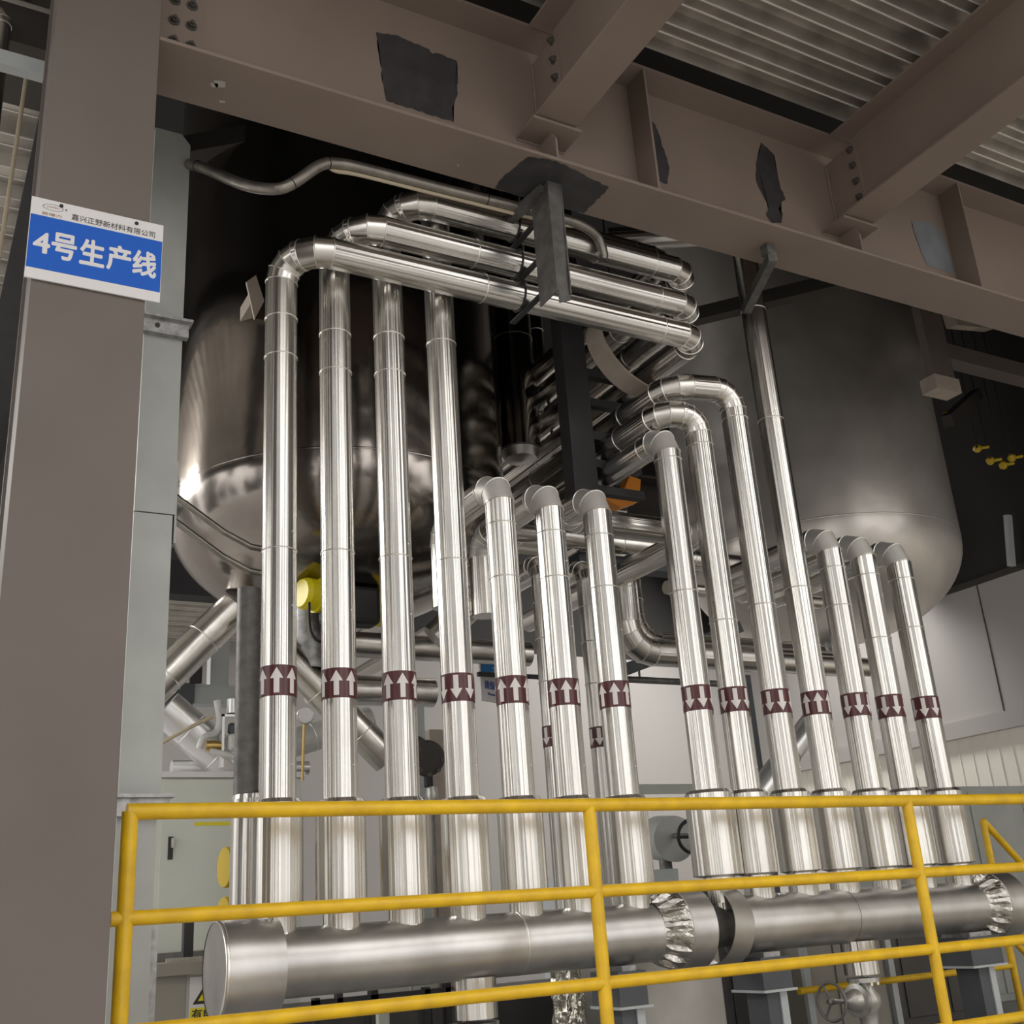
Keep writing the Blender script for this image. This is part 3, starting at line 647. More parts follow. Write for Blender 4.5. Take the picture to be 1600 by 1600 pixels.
# conduit above the runs
e_ = empty('flexible_conduit', (2.2, 4.75, 5.1), 'grey conduit dipping and rising above the overhead runs', 'conduit')
cp = [(1.085, 5.09, 5.43), (1.14, 4.95, 5.32), (1.27, 4.70, 5.09), (1.385, 4.56, 5.00), (1.47, 4.52, 5.03), (1.61, 4.50, 5.17), (1.70, 4.50, 5.21), (1.85, 4.50, 5.225), (2.337, 4.50, 5.236), (3.03, 4.48, 5.24), (3.22, 4.50, 5.24), (3.33, 4.54, 5.22), (3.37, 4.56, 5.14), (3.37, 4.57, 5.10)]
def smooth_path(P, n=6):
    P = [Vector(p) for p in P]; o = []
    for i in range(len(P)-1):
        p0 = P[max(0, i-1)]; p1 = P[i]; p2 = P[i+1]; p3 = P[min(len(P)-1, i+2)]
        for j in range(n):
            t_ = j/n; o.append(.5*((2*p1)+(p2-p0)*t_+(2*p0-5*p1+4*p2-p3)*t_**2+(3*p1-p0-3*p2+p3)*t_**3))
    return o+[P[-1]]
MB().tube(smooth_path(cp), .030, 20).build('conduit', 'conduit', e_)
m_ = MB()
for q in (4, 24, 33, 50):
    m_ = MB(); sp_ = smooth_path(cp); ring_at(m_, sp_[q], sp_[q+1]-sp_[q], .030, .003); m_.build('tie', 'rubber', e_)

MB().tube(smooth_path([(p[0], p[1]+.02, p[2]+.032-(.062 if 5 < i < 10 else 0)) for i, p in enumerate(cp[:11])]), .011, 10).build('cable', 'cream_cable', e_)

# ------------------------------------------------------------------ rack behind, with the pipes that run back
rk = empty('pipe_rack', (3.7, 5.5, PZ), 'black steel rack post with short arms behind the overhead pipes', 'rack')
MB().box((3.61, 5.44, 3.86), (3.79, 5.56, 9.0)).build('post', 'black_steel', rk, bevel=.003)
for z in (4.905, 4.69, 4.445, 4.25, 4.07):
    MB().box((3.79, 5.46, z-.055), (4.16, 5.52, z)).build('arm', 'black_steel', rk)
e_ = MB(); e_.box((4.05, 6.13, 3.78), (4.95, 6.27, 3.86)); e_.build('cross_angle', 'grey_steel', label='dark grey angle beam under the sideways pipe in the gap', cat='beam')
for i, (x, z, r, y0, y1, lab) in enumerate(((4.31, 5.00, .07, 5.6, 10.4, 'dim silver pipe running back, right above the curved strap'), (4.22, 4.72, .07, 5.7, 10.5, 'dim silver pipe running back, right of the curved strap'), (4.15, 3.95, .075, 6.2, 10.5, 'dim silver pipe running back below the rack arms'))):
    e_ = empty('back_pipe', (x, (y0+y1)/2, z), lab, 'pipe'); pipe(e_, [('p', (x, y0, z)), ('p', (x, y1, z))], r, rings=[((x, y0+.35, z), (0, 1, 0)), ((x, y0+.02, z), (0, 1, 0))], jm='jacket')
# curved tan strap below the runs
st = MB(); C2 = [(p.x, p.z) for p in smooth_path([(4.21, 0, 4.72), (4.12, 0, 4.665), (4.0, 0, 4.66), (3.87, 0, 4.72), (3.77, 0, 4.82), (3.71, 0, 4.93), (3.695, 0, 5.03), (3.72, 0, 5.10)], 5)]
V = []; n_ = len(C2)
for i, (cx, cz) in enumerate(C2):
    t_ = i/(n_-1); y0_ = 5.20-.085*min(1, .35+t_*2); y1_ = 5.20+.085*min(1, .35+t_*2)
    V += [(cx, y0_, cz), (cx, y1_, cz), (cx+.010*(.3+t_), y1_, cz+.012), (cx+.010*(.3+t_), y0_, cz+.012)]
st.add(V, [(i*4+j, i*4+(j+1) % 4, (i+1)*4+(j+1) % 4, (i+1)*4+j) for i in range(n_-1) for j in range(4)]+[(3, 2, 1, 0), tuple((n_-1)*4+j for j in range(4))])
st.build('curved_strap', 'tan_strap', label='curved tan steel strap cradling the pipes below the overhead runs', cat='strap')

# cone ended duct and thin pipe right of the left tank
e_ = empty('blanked_duct', (3.92, 6.6, 4.7), 'dark polished duct with blanked bottom right of the left tank', 'duct')
MB().lathe([(.155, 4.78), (.150, 8.0)], (3.92, 6.6, 0), (0, 0, 1), 40).build('shell', 'tank_steel', e_)
MB().lathe([(.155, 4.78), (.12, 4.72), (0, 4.70)], (3.92, 6.6, 0), (0, 0, 1), 40, crisp=True).build('bottom_plate', 'dull_sheet', e_)
m_ = MB(); ring_at(m_, (3.92, 6.6, 5.72), (0, 0, 1), .153); ring_at(m_, (3.92, 6.6, 4.79), (0, 0, 1), .156); m_.build('seam_beads', 'galv_dark', e_)
m_ = MB(); m_.tube([(3.95, 6.44, 5.22), (3.96, 6.40, 5.22)], .035, 12); m_.tube(smooth_path([(3.96, 6.40, 5.23), (4.05, 6.40, 5.22), (4.10, 6.42, 5.05), (4.11, 6.45, 4.8), (4.08, 6.45, 4.6)]), .012, 8); m_.build('cable_gland', 'rubber', e_)
e_ = empty('thin_riser', (4.23, 6.75, 5.0), 'thin polished pipe hanging beside the blanked duct', 'pipe')
pipe(e_, [('p', (4.23, 6.75, 5.02)), ('p', (4.23, 6.75, 8.0))], .062, jm='tank_steel', rings=[((4.23, 6.75, 5.05), (0, 0, 1)), ((4.23, 6.75, 5.95), (0, 0, 1))])

# ------------------------------------------------------------------ second rank of pipes behind the risers
for x, lab in ((3.65, 'thinner silver pipe behind, seen between the second and third short pipes left'), (4.0, 'thinner silver pipe behind the pipe left of the wide gap')):
    e_ = empty('rear_riser', (x, 6.0, PZ), lab, 'pipe')
    pipe(e_, [('p', (x, 6.0, PZ+.01)), ('b', (x, 6.0, 3.70), .10, 3), ('p', (x, 6.55, 3.70))], .066, rings=[((x, 6.0, 3.42), (0, 0, 1)), ((x, 6.0, 3.18), (0, 0, 1)), ((x, 6.0, 2.9), (0, 0, 1))])
    arrow_band(e_, x, 6.0, 2.555, .066, 0, h=.13)
for i, (x, z, r, y, xe, lab) in enumerate(((4.40, 3.18, .095, 6.15, 6.3, 'silver pipe dropping in the gap and turning right, outer of the pair'), (4.62, 3.30, .105, 6.40, 6.4, 'silver pipe dropping in the gap and turning right, inner of the pair'))):
    e_ = empty('hooked_pipe', (x, y, z), lab, 'pipe')
    pipe(e_, [('p', (x, y, 3.77)), ('b', (x, y, z), .20, 4), ('p', (xe, y, z))], r, rings=[((x, y, 3.62), (0, 0, 1)), ((x+.9, y, z), (1, 0, 0))])
for (x0, x1, y, z, r, lab) in ((1.9, 3.95, 6.75, 3.27, .085, 'horizontal silver pipe behind the tall pipes, upper one'), (2.4, 3.3, 7.0, 3.02, .10, 'horizontal silver pipe behind the tall pipes, thicker lower one'),
      (3.4, 4.75, 6.05, 3.92, .07, 'horizontal silver pipe just behind the short pipes with dull elbows'), (4.8, 6.4, 6.35, 3.98, .075, 'horizontal silver pipe left of the right tank, upper one'),
      (4.9, 6.4, 6.3, 3.72, .05, 'thin horizontal silver pipe left of the right tank'), (5.6, 6.6, 6.0, 3.13, .07, 'horizontal silver pipe under the right tank with dark end')):
    e_ = empty('horizontal_pipe', ((x0+x1)/2, y, z), lab, 'pipe'); pipe(e_, [('p', (x0, y, z)), ('p', (x1, y, z))], r, jm='jacket_plain', rings=[((x0+.25*(x1-x0), y, z), (1, 0, 0)), ((x0+.7*(x1-x0), y, z), (1, 0, 0))])
e_ = empty('hooked_pipe', (3.28, 6.3, 3.5), 'silver pipe with a kinked lower elbow left of the first short pipe', 'pipe')
pipe(e_, [('p', (3.27, 6.20, 3.74)), ('b', (3.27, 6.20, 3.48), .14, 3), ('p', (3.0, 6.3, 3.22))], .10, rings=[((3.27, 6.20, 3.68), (0, 0, 1))])
MB().lathe([(0, 0), (.13, 0), (.13, .25), (0, .25)], (3.45, 6.25, 3.75), (.5, .8, .1), 32, crisp=True).build('round_plug', 'galv', label='round mottled grey end plate beside the first short pipe', cat='plug')

# thick grey pipe left of riser one
e_ = empty('lagged_column', (1.53, 5.30, PZ), 'mottled grey vertical pipe with thick silver foot left of the first riser', 'pipe')
MB().tube([(1.51, 5.30, 2.12), (1.51, 5.30, 3.14)], .058, 28).build('upper_pipe', 'galv_dark', e_)
MB().lathe([(.058, 2.15), (.112, 2.13), (.115, 2.11), (.115, 1.60), (.05, 1.59), (.05, PZ)], (1.56, 5.30, 0), (0, 0, 1), 36, crisp=True).build('lagging_sleeve', 'jacket', e_)

# ------------------------------------------------------------------ valve gear under the left tank
e_ = empty('valve_actuator', (2.35, 6.3, 3.3), 'yellow and black valve actuator under the left tank', 'actuator')
m_ = MB(); m_.lathe([(0, 0), (.085, 0), (.10, .03), (.10, .10), (.11, .10), (.11, .125), (0, .125)], (2.12, 6.32, 3.46), (1, .25, 0), 28, crisp=True); m_.build('switch_box', 'yellow_bright', e_)
MB().box((2.26, 6.25, 3.28), (2.62, 6.42, 3.52)).build('motor_body', 'rubber', e_, bevel=.03)
MB().box((2.62, 6.27, 3.30), (2.68, 6.40, 3.50)).build('end_cover', 'yellow_bright', e_, bevel=.01)
MB().lathe([(.04, 3.1), (.05, 3.28), (.001, 3.28)], (2.42, 6.33, 0), (0, 0, 1), 16, crisp=True).build('stem', 'galv_dark', e_)
MB().tube(smooth_path([(2.15, 6.25, 3.38), (2.14, 6.2, 3.2), (2.2, 6.2, 3.13), (2.3, 6.25, 3.2)]), .009, 8).build('cable', 'rubber', e_)
e_ = empty('tank_nozzle', (2.33, 6.5, 3.0), 'mottled galvanised neck below the actuator behind the first two pipes', 'nozzle')
MB().lathe([(.12, 3.05), (.10, 3.42), (.09, 3.6)], (2.28, 6.62, 0), (0, 0, 1), 28).build('neck', 'galv', e_)
for (p, q, r, m__, lab) in (((1.89, 6.96, 3.52), (1.35, 7.05, 2.92), .115, 'jacket_plain', 'broad silver pipe slanting down left below the left tank'),
        ((2.10, 6.6, 3.15), (2.78, 6.6, 2.50), .10, 'jacket_plain', 'silver pipe slanting down right behind the second and third risers'),
        ((1.52, 7.2, 2.90), (1.98, 7.2, 2.52), .125, 'pale_sheet', 'bright white silver pipe slanting above the pale cabinet'),
        ((2.30, 7.3, 2.68), (2.95, 7.3, 2.88), .095, 'white_lag', 'white lagged pipe seen between the first two tall pipes'),
        ((5.45, 6.95, 1.78), (6.75, 6.9, 2.90), .10, 'pale_sheet', 'pale silver pipe slanting between the tenth and eleventh pipes')):
    e_ = empty('slanting_pipe', q, lab, 'pipe'); pp, qq = Vector(p), Vector(q); pipe(e_, [('p', p), ('p', q)], r, jm=m__, rings=[(pp.lerp(qq, .35), qq-pp), (pp.lerp(qq, .75), qq-pp)])
e_ = empty('pressure_gauge', (2.04, 6.0, 2.55), 'small round steel gauge between the first two tall pipes', 'gauge')
MB().lathe([(0, 0), (.045, 0), (.048, .006), (.048, .03), (0, .03)], (2.04, 6.0, 2.65), (.3, 1, 0), 28, crisp=True).build('case', 'valve_steel', e_)
MB().lathe([(0, 0), (.038, 0), (0, -.002)], (2.039, 5.997, 2.65), (.3, 1, 0), 28, crisp=True).build('dial', 'sign_white', e_)
MB().tube([(2.04, 6.02, 2.61), (2.04, 6.05, 2.3)], .008, 8).build('stem', 'brass', e_)
e_ = empty('blind_flange', (2.81, 6.1, 2.4), 'dark brown rusty flange end between the third and fourth tall pipes', 'flange')
MB().lathe([(0, 0), (.10, 0), (.105, .01), (.105, .05), (.085, .055), (.085, .35)], (2.81, 6.05, 2.42), (.15, 1, .35), 28, crisp=True).build('plate', 'dark_brown', e_)
for i in range(8):
    a_ = i*math.pi/4; MB().lathe([(.013, 0), (.013, -.02), (0, -.02)], (2.81+.085*math.cos(a_), 6.05, 2.42+.085*math.sin(a_)), (.15, 1, .35), 6, crisp=True).build('bolt', 'bolt_steel', e_)
# bracket frame left of riser one
e_ = empty('support_frame', (1.85, 7.2, PZ), 'pale grey and black steel frame left behind the first tall pipe', 'frame')
MB().box((1.87, 7.46, 3.05), (1.995, 7.56, 3.50)).build('upright', 'pale_steel', e_)
MB().box((1.74, 7.44, 2.985), (2.08, 7.56, 3.115)).build('crossbar', 'pale_steel', e_)
MB().box((1.2, 7.42, 2.985), (1.76, 7.55, 3.115)).build('crossbar', 'grey_steel', e_)
MB().box((1.72, 7.40, 3.115), (1.80, 7.43, 3.33)).build('bracket', 'black_steel', e_)
MB().box((1.3, 7.57, PZ), (1.4, 7.66, 3.1)).build('post', 'grey_steel', e_)
# pneumatic valve cluster
e_ = empty('control_valve', (1.88, 7.0, 2.5), 'cluster of white lagged hoses and brass valve above the pale cabinet', 'valve')
MB().tube(smooth_path([(1.80, 7.0, 2.92), (1.82, 7.0, 2.80), (1.80, 7.0, 2.72), (1.72, 6.98, 2.68), (1.70, 7.0, 2.62)]), .022, 12).build('hose', 'white_lag', e_)
MB().tube(smooth_path([(2.03, 7.0, 2.80), (1.97, 7.0, 2.80), (1.92, 7.0, 2.72), (1.90, 7.0, 2.62), (1.92, 7.0, 2.56)]), .022, 12).build('hose', 'white_lag', e_)
MB().tube(smooth_path([(1.76, 6.98, 2.60), (1.84, 6.96, 2.58), (1.92, 6.96, 2.55), (1.95, 6.98, 2.48)]), .02, 12).build('hose', 'white_lag', e_)
MB().lathe([(.035, 2.84), (.035, 2.93), (.0, 2.93)], (1.90, 7.0, 0), (0, 0, 1), 20, crisp=True).build('cylinder', 'pale_sheet', e_)
m_ = MB(); m_.box((1.83, 6.97, 2.815), (1.99, 7.03, 2.83)); m_.box((1.975, 6.97, 2.66), (1.99, 7.03, 2.83)); m_.box((1.83, 6.97, 2.5), (1.845, 7.03, 2.83)); m_.build('yoke', 'pale_sheet', e_)
MB().lathe([(.009, 2.78), (.024, 2.77), (.028, 2.72), (.01, 2.70)], (1.90, 7.0, 0), (0, 0, 1), 16).build('coupling', 'grey_steel', e_)
MB().lathe([(0, 0), (.03, 0), (.035, .03), (.03, .10), (0, .10)], (1.74, 7.0, 2.635), (1, 0, 0), 16, crisp=True).build('brass_fitting', 'brass', e_)
MB().box((1.87, 6.96, 2.60), (2.05, 7.05, 2.71)).build('wrapped_body', 'white_lag', e_, bevel=.02)
m_ = MB(); m_.tube([(1.43, 6.9, 2.62), (1.6, 6.85, 2.72), (1.74, 6.85, 2.79)], .012, 10); m_.build('cable_sleeve', 'cream_cable', label='pale cable slanting across the white pipe beside the duct', cat='cable')
e_ = empty('horizontal_pipe', (2.0, 7.4, 2.52), 'pale horizontal pipe lying just above the pale cabinet', 'pipe'); pipe(e_, [('p', (1.6, 7.3, 2.545)), ('p', (2.5, 7.3, 2.545))], .045, jm='pale_sheet')
# cabinet
e_ = empty('electrical_cabinet', (1.78, 7.2, PZ), 'pale grey green electrical cabinet with black door handle behind the left rail post', 'cabinet')
MB().box((1.25, 7.0, PZ), (2.35, 7.6, 2.44)).build('body', 'cabinet', e_, bevel=.006)
MB().box((1.23, 6.97, 2.44), (2.37, 7.63, 2.475)).build('top_trim', 'sign_white', e_)
MB().box((1.485, 6.985, 1.45), (2.30, 7.0, 2.43)).build('door', 'cabinet', e_, bevel=.003)
m_ = MB(); m_.box((1.53, 6.975, 1.965), (1.558, 6.986, 2.095)); m_.build('handle_plate', 'ink_black', e_)
MB().box((1.543, 6.955, 2.03), (1.557, 6.976, 2.085)).build('handle', 'valve_steel', e_)
MB().box((1.68, 6.98, 2.155), (1.90, 6.986, 2.175)).build('label_strip', 'yellow_bright', e_)
MB().box((1.20, 6.95, 1.35), (2.37, 7.0, 1.45)).build('plinth_bar', 'galv_dark', e_)
for z, lab in ((1.83, 'upper yellow drum shaped end beside the thick silver foot'), (1.60, 'lower yellow drum shaped end beside the thick silver foot')):
    m_ = MB(); m_.lathe([(0, 0), (.092, 0), (.095, .006), (.095, .28), (0, .28)], (1.50, 5.62, z), (1, .1, 0), 36, crisp=True); m_.build('drum_end', 'yellow_drum', label=lab, cat='drum', group='yellow drum ends by the cabinet')
# small box with the warning sign, left of the header cap
e_ = empty('junction_box', (1.45, 6.2, PZ), 'beige box with a yellow warning label left of the header cap', 'box')
MB().box((1.27, 6.1, PZ), (1.455, 6.4, 1.35)).build('body', 'cabinet_beige', e_, bevel=.004); MB().box((1.26, 6.05, 1.35), (1.62, 6.42, 1.41)).build('lid', 'cabinet_beige', e_)
MB().box((1.455, 6.12, PZ), (1.80, 6.40, 1.35)).build('side_panel', 'cabinet', e_)
lb = MB().box((1.472, 6.108, .98), (1.725, 6.12, 1.335)).build('warning_label', 'sign_white', e_)
for (A, m__, yy) in ((.088, 'ink_black', 6.1075), (.062, 'yellow_bright', 6.1065)):
    MB().poly([(1.577-A, yy, 1.255-A*.55), (1.577+A, yy, 1.255-A*.55), (1.577, yy, 1.255+A*.95)], (0, .0006, 0)).build('triangle', m__, lb)
MB().box((1.478, 6.1065, 1.10), (1.72, 6.108, 1.19)).build('yellow_field', 'yellow_bright', lb)
text('有电危险', 'lettering', 'ink_black', lb, (1.487, 6.1055, 1.135), .04, width=.215, height=.05, bold=.001)
text('There is electricity', 'lettering', 'ink_black', lb, (1.487, 6.1055, 1.107), .02, width=.215, height=.024)
m_ = MB(); m_.bar((1.50, 6.3, 1.41), (1.50, 6.3, 1.60), .05, .05); m_.build('bracket', 'black_steel', e_); m_ = MB(); m_.bar((1.36, 6.15, 1.42), (1.54, 6.15, 1.42), .02, .02); m_.build('bolt', 'valve_steel', e_)

# blue and white area sign seen through the pipes
e_ = empty('area_sign', (3.82, 7.0, 2.98), 'blue topped white notice glimpsed between the fourth and fifth pipes', 'sign')
Mx = Matrix.Translation((3.70, 7.0, 3.0)) @ Matrix.Rotation(math.radians(24), 4, 'Z')
def sbox(a_, b2, nm, m__): return MB().box(a_, b2, Mx).build(nm, m__, e_)
sbox((-.02, 0, -.02), (.42, .012, .27), 'panel', 'sign_white'); sbox((-.005, -.003, .17), (.42, 0, .26), 'blue_header', 'sign_cyan')
rz = (math.pi/2, 0, math.radians(24))
def st_(bd, x, z, w_, h_, m__): text(bd, 'lettering', m__, e_, Mx @ Vector((x, -.003, z)), .05, rot=rz, width=w_, height=h_, bold=.001)
st_('请保持区域', .02, .07, .30, .06, 'ink_blue'); st_('Please keep the', .055, .022, .22, .022, 'ink_blue'); st_('工', .12, .20, .04, .035, 'sign_white')
m_ = MB(); m_.box((3.62, 6.9, 3.135), (4.15, 6.93, 3.165)); m_.build('rail_bar', 'black_steel', label='black bar crossing in front of the blue topped notice', cat='bar')

# gear in the lower background
e_ = empty('black_handwheel_valve', (5.28, 6.9, 1.9), 'valve with a black three spoke handwheel in the gap between the pipe groups', 'valve')
m_ = MB(); wheel(m_, (5.25, 6.78, 1.99), (.25, 1, .1), .115, .014); m_.build('handwheel', 'rubber', e_)
MB().tube([(5.34, 7.27, 1.9), (5.34, 7.27, 1.77)], .05, 16).build('foot', 'galv_dark', e_)
MB().tube([(5.25, 6.78, 1.99), (5.33, 7.1, 2.02)], .02, 12).build('stem', 'galv_dark', e_); MB().lathe([(0, 0), (.17, 0), (.17, .3), (0, .3)], (5.34, 7.12, 2.0), (.25, 1, .1), 28, crisp=True).build('body', 'duct_grey', e_)
for (a_, b2, m__, nm, lab, cat) in (
   ((4.45, 7.0, PZ), (5.25, 7.7, 1.78), 'pale_steel', 'machine_cabinet', 'pale grey machine cabinet in the gap below the black handwheel', 'cabinet'),
   ((3.0, 6.6, PZ), (4.3, 7.3, 1.10), 'cabinet_dark', 'machine_cabinet', 'dark low machine cabinet behind the middle of the left header', 'cabinet'),
   ((1.9, 6.4, PZ), (2.85, 7.0, 1.12), 'cabinet_dark', 'machine_cabinet', 'dark low machine cabinet behind the left end of the header', 'cabinet'),
   ((5.35, 5.9, PZ), (6.04, 6.28, 1.42), 'cabinet_beige', 'machine_cabinet', 'grey beige cabinet behind the valve under the right header', 'cabinet'),
   ((4.45, 6.3, PZ), (5.33, 6.9, 1.42), 'cabinet_dark', 'machine_cabinet', 'dark brown panelled cabinet left of the lower right valve', 'cabinet'),
   ((6.15, 6.3, PZ), (7.5, 6.85, 1.40), 'cabinet_dark', 'machine_cabinet', 'dark panelled cabinet behind the right header support', 'cabinet'),
   ((3.55, 5.5, PZ), (4.35, 6.0, 1.35), 'dull_sheet', 'machine_cover', 'dull metal panel below the loose collar between the headers', 'cover'),
   ((2.62, 5.6, PZ), (2.95, 5.7, 1.02), 'galv', 'galvanised_box', 'small galvanised box left of the foil wrapped pipe', 'box'),
   ((7.7, 6.9, PZ), (9.8, 7.8, 2.35), 'duct_grey', 'machine_cabinet', 'large grey machine cabinet behind the yellow stair rail', 'cabinet')):
    o = MB().box(a_, b2).build(nm, m__, label=lab, cat=cat, bevel=.006)
    if nm == 'machine_cabinet':
        pl = MB(); n_ = 3; wd = (b2[0]-a_[0])/n_
        for i in range(n_):
            d_ = MB().box((a_[0]+wd*i+.02, a_[1]-.012, a_[2]+.06), (a_[0]+wd*(i+1)-.02, a_[1], b2[2]-.05)).build('door', m__, o, bevel=.003)
for (x, y, lab) in ((5.29, 5.85, 'pale upright frame strip left of the lower right valve'), (6.05, 5.86, 'pale upright frame strip right of the lower right valve'), (7.62, 6.75, 'pale upright frame strip at the right beside the grey cabinet')):
    MB().box((x, y, PZ), (x+.05, y+.03, 1.52 if x < 7 else 2.4)).build('frame_strip', 'pale_steel', label=lab, cat='frame')
# foil wrapped pipe
m_ = MB(); V = []; seg = 20
for i in range(14):
    for k in range(seg):
        a_ = 2*math.pi*k/seg; r_ = .078*(1+.10*math.sin(k*2.3+i*1.1)+.08*math.sin(i*1.9+k*.7)); V.append((3.16+r_*math.cos(a_), 5.25+r_*math.sin(a_), PZ+.66*i/13))
m_.add(V, [(i*seg+k, i*seg+(k+1) % seg, (i+1)*seg+(k+1) % seg, (i+1)*seg+k) for i in range(13) for k in range(seg)]); m_.add(V[-seg:], [list(range(seg))])
m_.build('foil_wrapped_pipe', 'foil', label='crinkled foil wrapped pipe under the left header', cat='pipe')
m_ = MB()
for i in range(5): wheel(m_, (2.80+.0*i, 5.72, 1.10+.045*i), (0, .15, 1), .045, .013, 0, 24)
m_.tube([(2.80, 5.72, PZ), (2.80, 5.72, 1.33)], .012, 8)
m_.build('copper_coil', 'copper', label='copper coil behind the left header above the bottom rail', cat='coil')
m_ = MB(); m_.box((2.0, 5.75, 1.16), (2.75, 5.80, 1.19)); m_.box((2.12, 5.75, 1.16), (2.15, 5.8, 1.36)); m_.box((2.30, 5.75, 1.16), (2.34, 5.8, 1.36)); m_.box((2.72, 5.75, 1.0), (2.75, 5.8, 1.36)); m_.box((2.0, 5.75, PZ), (2.03, 5.8, 1.2)); m_.box((2.6, 5.75, PZ), (2.63, 5.8, 1.2)); m_.build('small_frame', 'black_steel', label='small black frame under the left half of the header', cat='frame')
m_ = MB(); m_.box((2.40, 5.9, 1.10), (2.58, 5.94, 1.40)); m_.box((2.60, 5.9, 1.10), (2.72, 5.94, 1.40)); m_.box((2.40, 5.9, PZ), (2.46, 5.94, 1.1)); m_.build('pale_box', 'cabinet', label='pale board seen through the small black frame', cat='board')
for x, z, m__, nm, lab in ((2.74, 1.62, 'red', 'red_tag', 'small red tag between the fourth and fifth feet'), ):
    MB().box((x-.03, 5.5, z-.12), (x+.03, 5.52, z)).build(nm, m__, label=lab, cat='tag')
m_ = MB(); m_.box((3.02, 6.8, PZ), (3.14, 6.9, 2.9)); m_.build('blue_grey_post', 'pale_steel', label='blue grey post behind the fourth tall pipe', cat='post')
m_ = MB(); m_.box((3.22, 6.9, PZ), (3.32, 7.0, 2.75)); m_.build('tan_post', 'tan_strap', label='tan post right behind the fourth tall pipe', cat='post')
e_ = empty('air_regulator', (3.1, 6.6, 2.0), 'black and chrome regulator just above the rail by the fourth sleeve', 'regulator')
MB().lathe([(.03, 2.33), (.03, 2.40), (.02, 2.41), (0, 2.41)], (3.06, 6.6, 0), (0, 0, 1), 16, crisp=True).build('knob', 'rubber', e_); MB().lathe([(0, 2.2), (.035, 2.22), (.04, 2.28), (.03, 2.33)], (3.08, 6.6, 0), (0, 0, 1), 16).build('bowl', 'valve_steel', e_); MB().tube([(3.08, 6.6, 2.22), (3.08, 6.6, PZ)], .012, 8).build('stand', 'galv_dark', e_)
m_ = MB(); m_.tube([(5.2, 7.6, 3.33), (6.48, 7.55, 3.32)], .028, 14); m_.tube([(5.52, 7.6, 3.33), (5.52, 7.6, 3.62)], .010, 8); m_.build('hung_pipe', 'galv_dark', label='thin grey pipe on a hanger low in the wide gap', cat='pipe')
m_ = MB(); m_.bar((5.0, 7.4, 3.28), (6.5, 7.4, 3.80), .1, .10); m_.box((5.94, 7.42, PZ), (6.0, 7.48, 3.57)).build('sloping_angle', 'grey_steel', label='dark sloping angle steel under the hooked pipes', cat='beam')
# orange hoist seen high in the gap, yellow lamp clusters at the far right
e_ = empty('orange_hoist', (5.2, 7.0, 4.65), 'orange hoist part glimpsed above the sideways pipe', 'hoist')
m_ = MB(); m_.poly([(4.92, 7.0, 4.68), (5.0, 7.0, 4.77), (5.12, 7.0, 4.77), (5.2, 7.0, 4.92), (5.31, 7.0, 4.90), (5.27, 7.0, 4.70), (5.08, 7.0, 4.62)], (0, .1, 0)); m_.build('frame', 'orange', e_)
MB().tube([(5.25, 7.05, 4.85), (5.25, 7.05, 9.0)], .012, 8).build('chain', 'black_steel', e_)
for (x, y, z, lab) in ((9.0, 6.75, 6.02, 'tiny yellow lamp on the dark diagonal brace'),):
    e_ = empty('yellow_lamp', (x, y, z), lab, 'lamp'); MB().lathe([(0, 0), (.03, .01), (.035, .05), (0, .06)], (x, y, z), (.3, -.6, -.5), 14).build('shade', 'yellow_drum', e_); MB().lathe([(0, 0), (.03, .01), (.035, .05), (0, .06)], (x+.09, y, z+.01), (.3, -.6, -.5), 14).build('shade', 'yellow_drum', e_)
rn = random.Random(3)
for i, lab in enumerate(('leftmost', 'second', 'third', 'rightmost')):
    x = (10.05, 10.22, 10.42, 10.6)[i]; z = (5.98, 5.86, 5.84, 5.95)[i]; m_ = MB(); m_.lathe([(.035, -.03), (.05, .01), (.02, .05)], (x, 7.2, z), (rn.uniform(-1, 1), -.3, rn.uniform(-1, 1)), 10); 
    m_.tube([(x, 7.2, z), (x+.12, 7.15, z+.02)], .018, 8)
    hf = empty('hanging_fitting', (x, 7.2, z), lab+' of the four small yellow fittings hanging in the dark at the far right', 'fitting', 'yellow fittings in the dark'); m_.build('cap', 'yellow_drum', hf); MB().tube([(x, 7.2, z), (x+.02, 7.2, 9.0)], .008, 6).build('hanger', 'black_steel', hf)
# far right lighter bracket
m_ = MB(); m_.bar((11.3, 8.0, 5.0), (11.3, 7.9, 5.6), .08, .06); m_.build('wall_bracket', 'pale_steel', label='pale strut leaning on the top of the grey wall panels', cat='bracket')

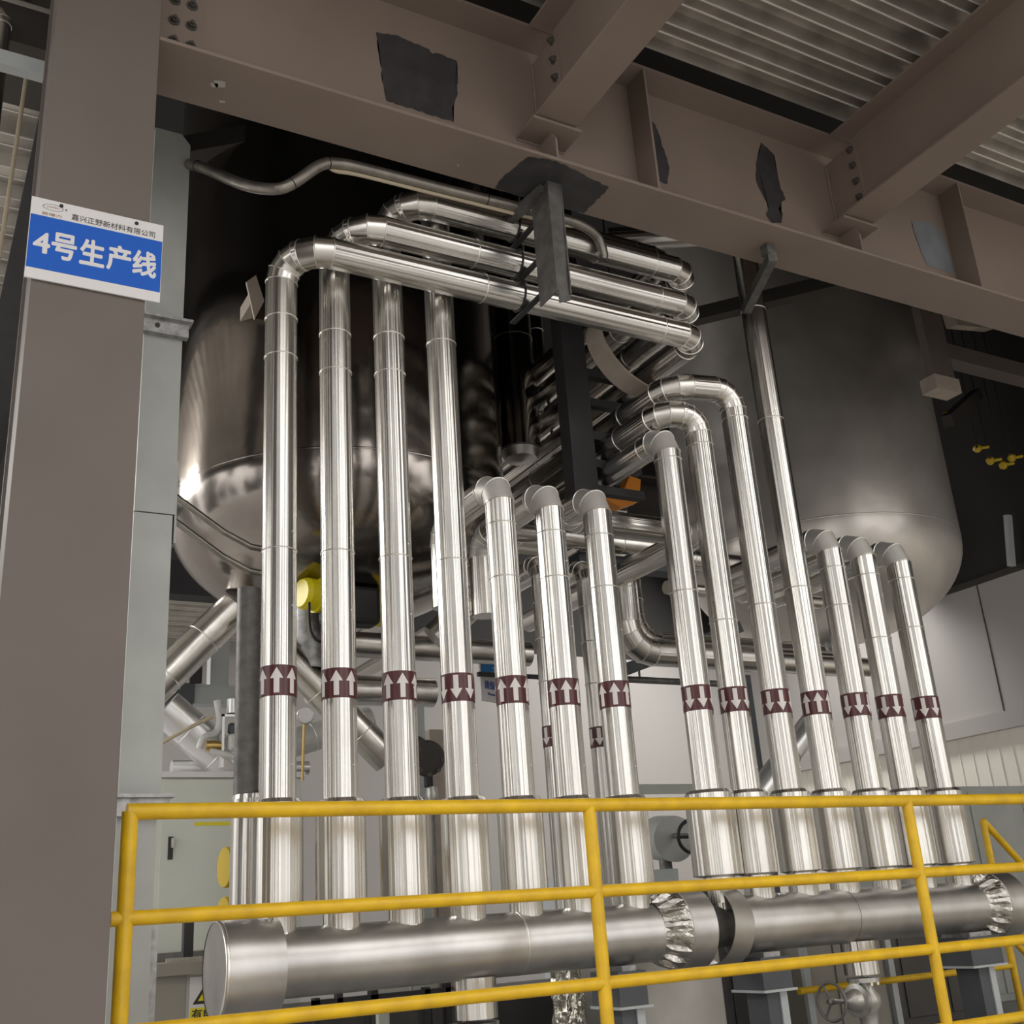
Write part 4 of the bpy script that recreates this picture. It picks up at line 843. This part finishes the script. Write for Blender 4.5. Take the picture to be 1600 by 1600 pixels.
# ------------------------------------------------------------------ railings
YR = 4.35; RZ = (1.963, 1.594, 1.222, .852)
rl = empty('yellow_railing', (3.5, YR, PZ), 'yellow painted tube railing running in front of the header pipes', 'railing')
for i, z in enumerate(RZ):
    x0 = .80 if i == 0 else .762
    pts = [(x0, YR, z), (9.0, YR, z)]
    MB().tube(pts, .030 if i == 0 else .0265, 24).build('rail', 'yellow', rl)
for x in (.812, 2.805, 4.822, 6.84, 8.85):
    MB().tube([(x, YR, PZ-.35 if x < .95 else PZ), (x, YR, RZ[0])], .0295, 24).build('post', 'yellow', rl)
    m_ = MB(); m_.lathe([(.045, PZ-.001), (.045, PZ+.01), (.001, PZ+.01)], (x, YR, 0 if x > .95 else -.0), (0, 0, 1), 20, crisp=True)
    if x > .95: m_.build('base_plate', 'yellow', rl)
sr = empty('yellow_stair_railing', (7.1, 5.7, PZ), 'smaller yellow stair railing sloping down behind the right header end', 'railing')
MB().tube([(6.94, 5.6, 1.95), (6.95, 5.6, PZ)], .024, 20).build('post', 'yellow', sr)
MB().tube([(6.94, 5.6, 1.95), (7.7, 5.6, 1.22)], .024, 20).build('sloping_rail', 'yellow', sr)
MB().tube([(6.95, 5.6, 1.55), (7.9, 5.6, .70)], .020, 20).build('sloping_rail', 'yellow', sr)
MB().tube([(6.95, 5.6, 1.19), (7.6, 5.6, PZ)], .020, 20).build('sloping_rail', 'yellow', sr)
MB().tube([(5.0, 5.6, .985), (6.95, 5.6, .985)], .020, 20).build('low_rail', 'yellow', sr)
for o in bpy.data.objects:
    if o.type == 'MESH': o.data.validate()
MB().box((6.48, 7.5, PZ), (6.65, 7.6, 3.4)).build('dark_post', 'grey_steel', label='dark grey post standing between the ninth and tenth pipes', cat='post')
m_ = MB(); m_.box((5.4, 8.0, 2.44), (6.6, 8.05, 2.52)); m_.box((5.45, 8.0, PZ), (5.5, 8.05, 2.5)); m_.box((6.45, 8.0, PZ), (6.5, 8.05, 2.5)); m_.build('pale_barrier', 'cabinet', label='pale horizontal board on legs low in the wide gap', cat='board')
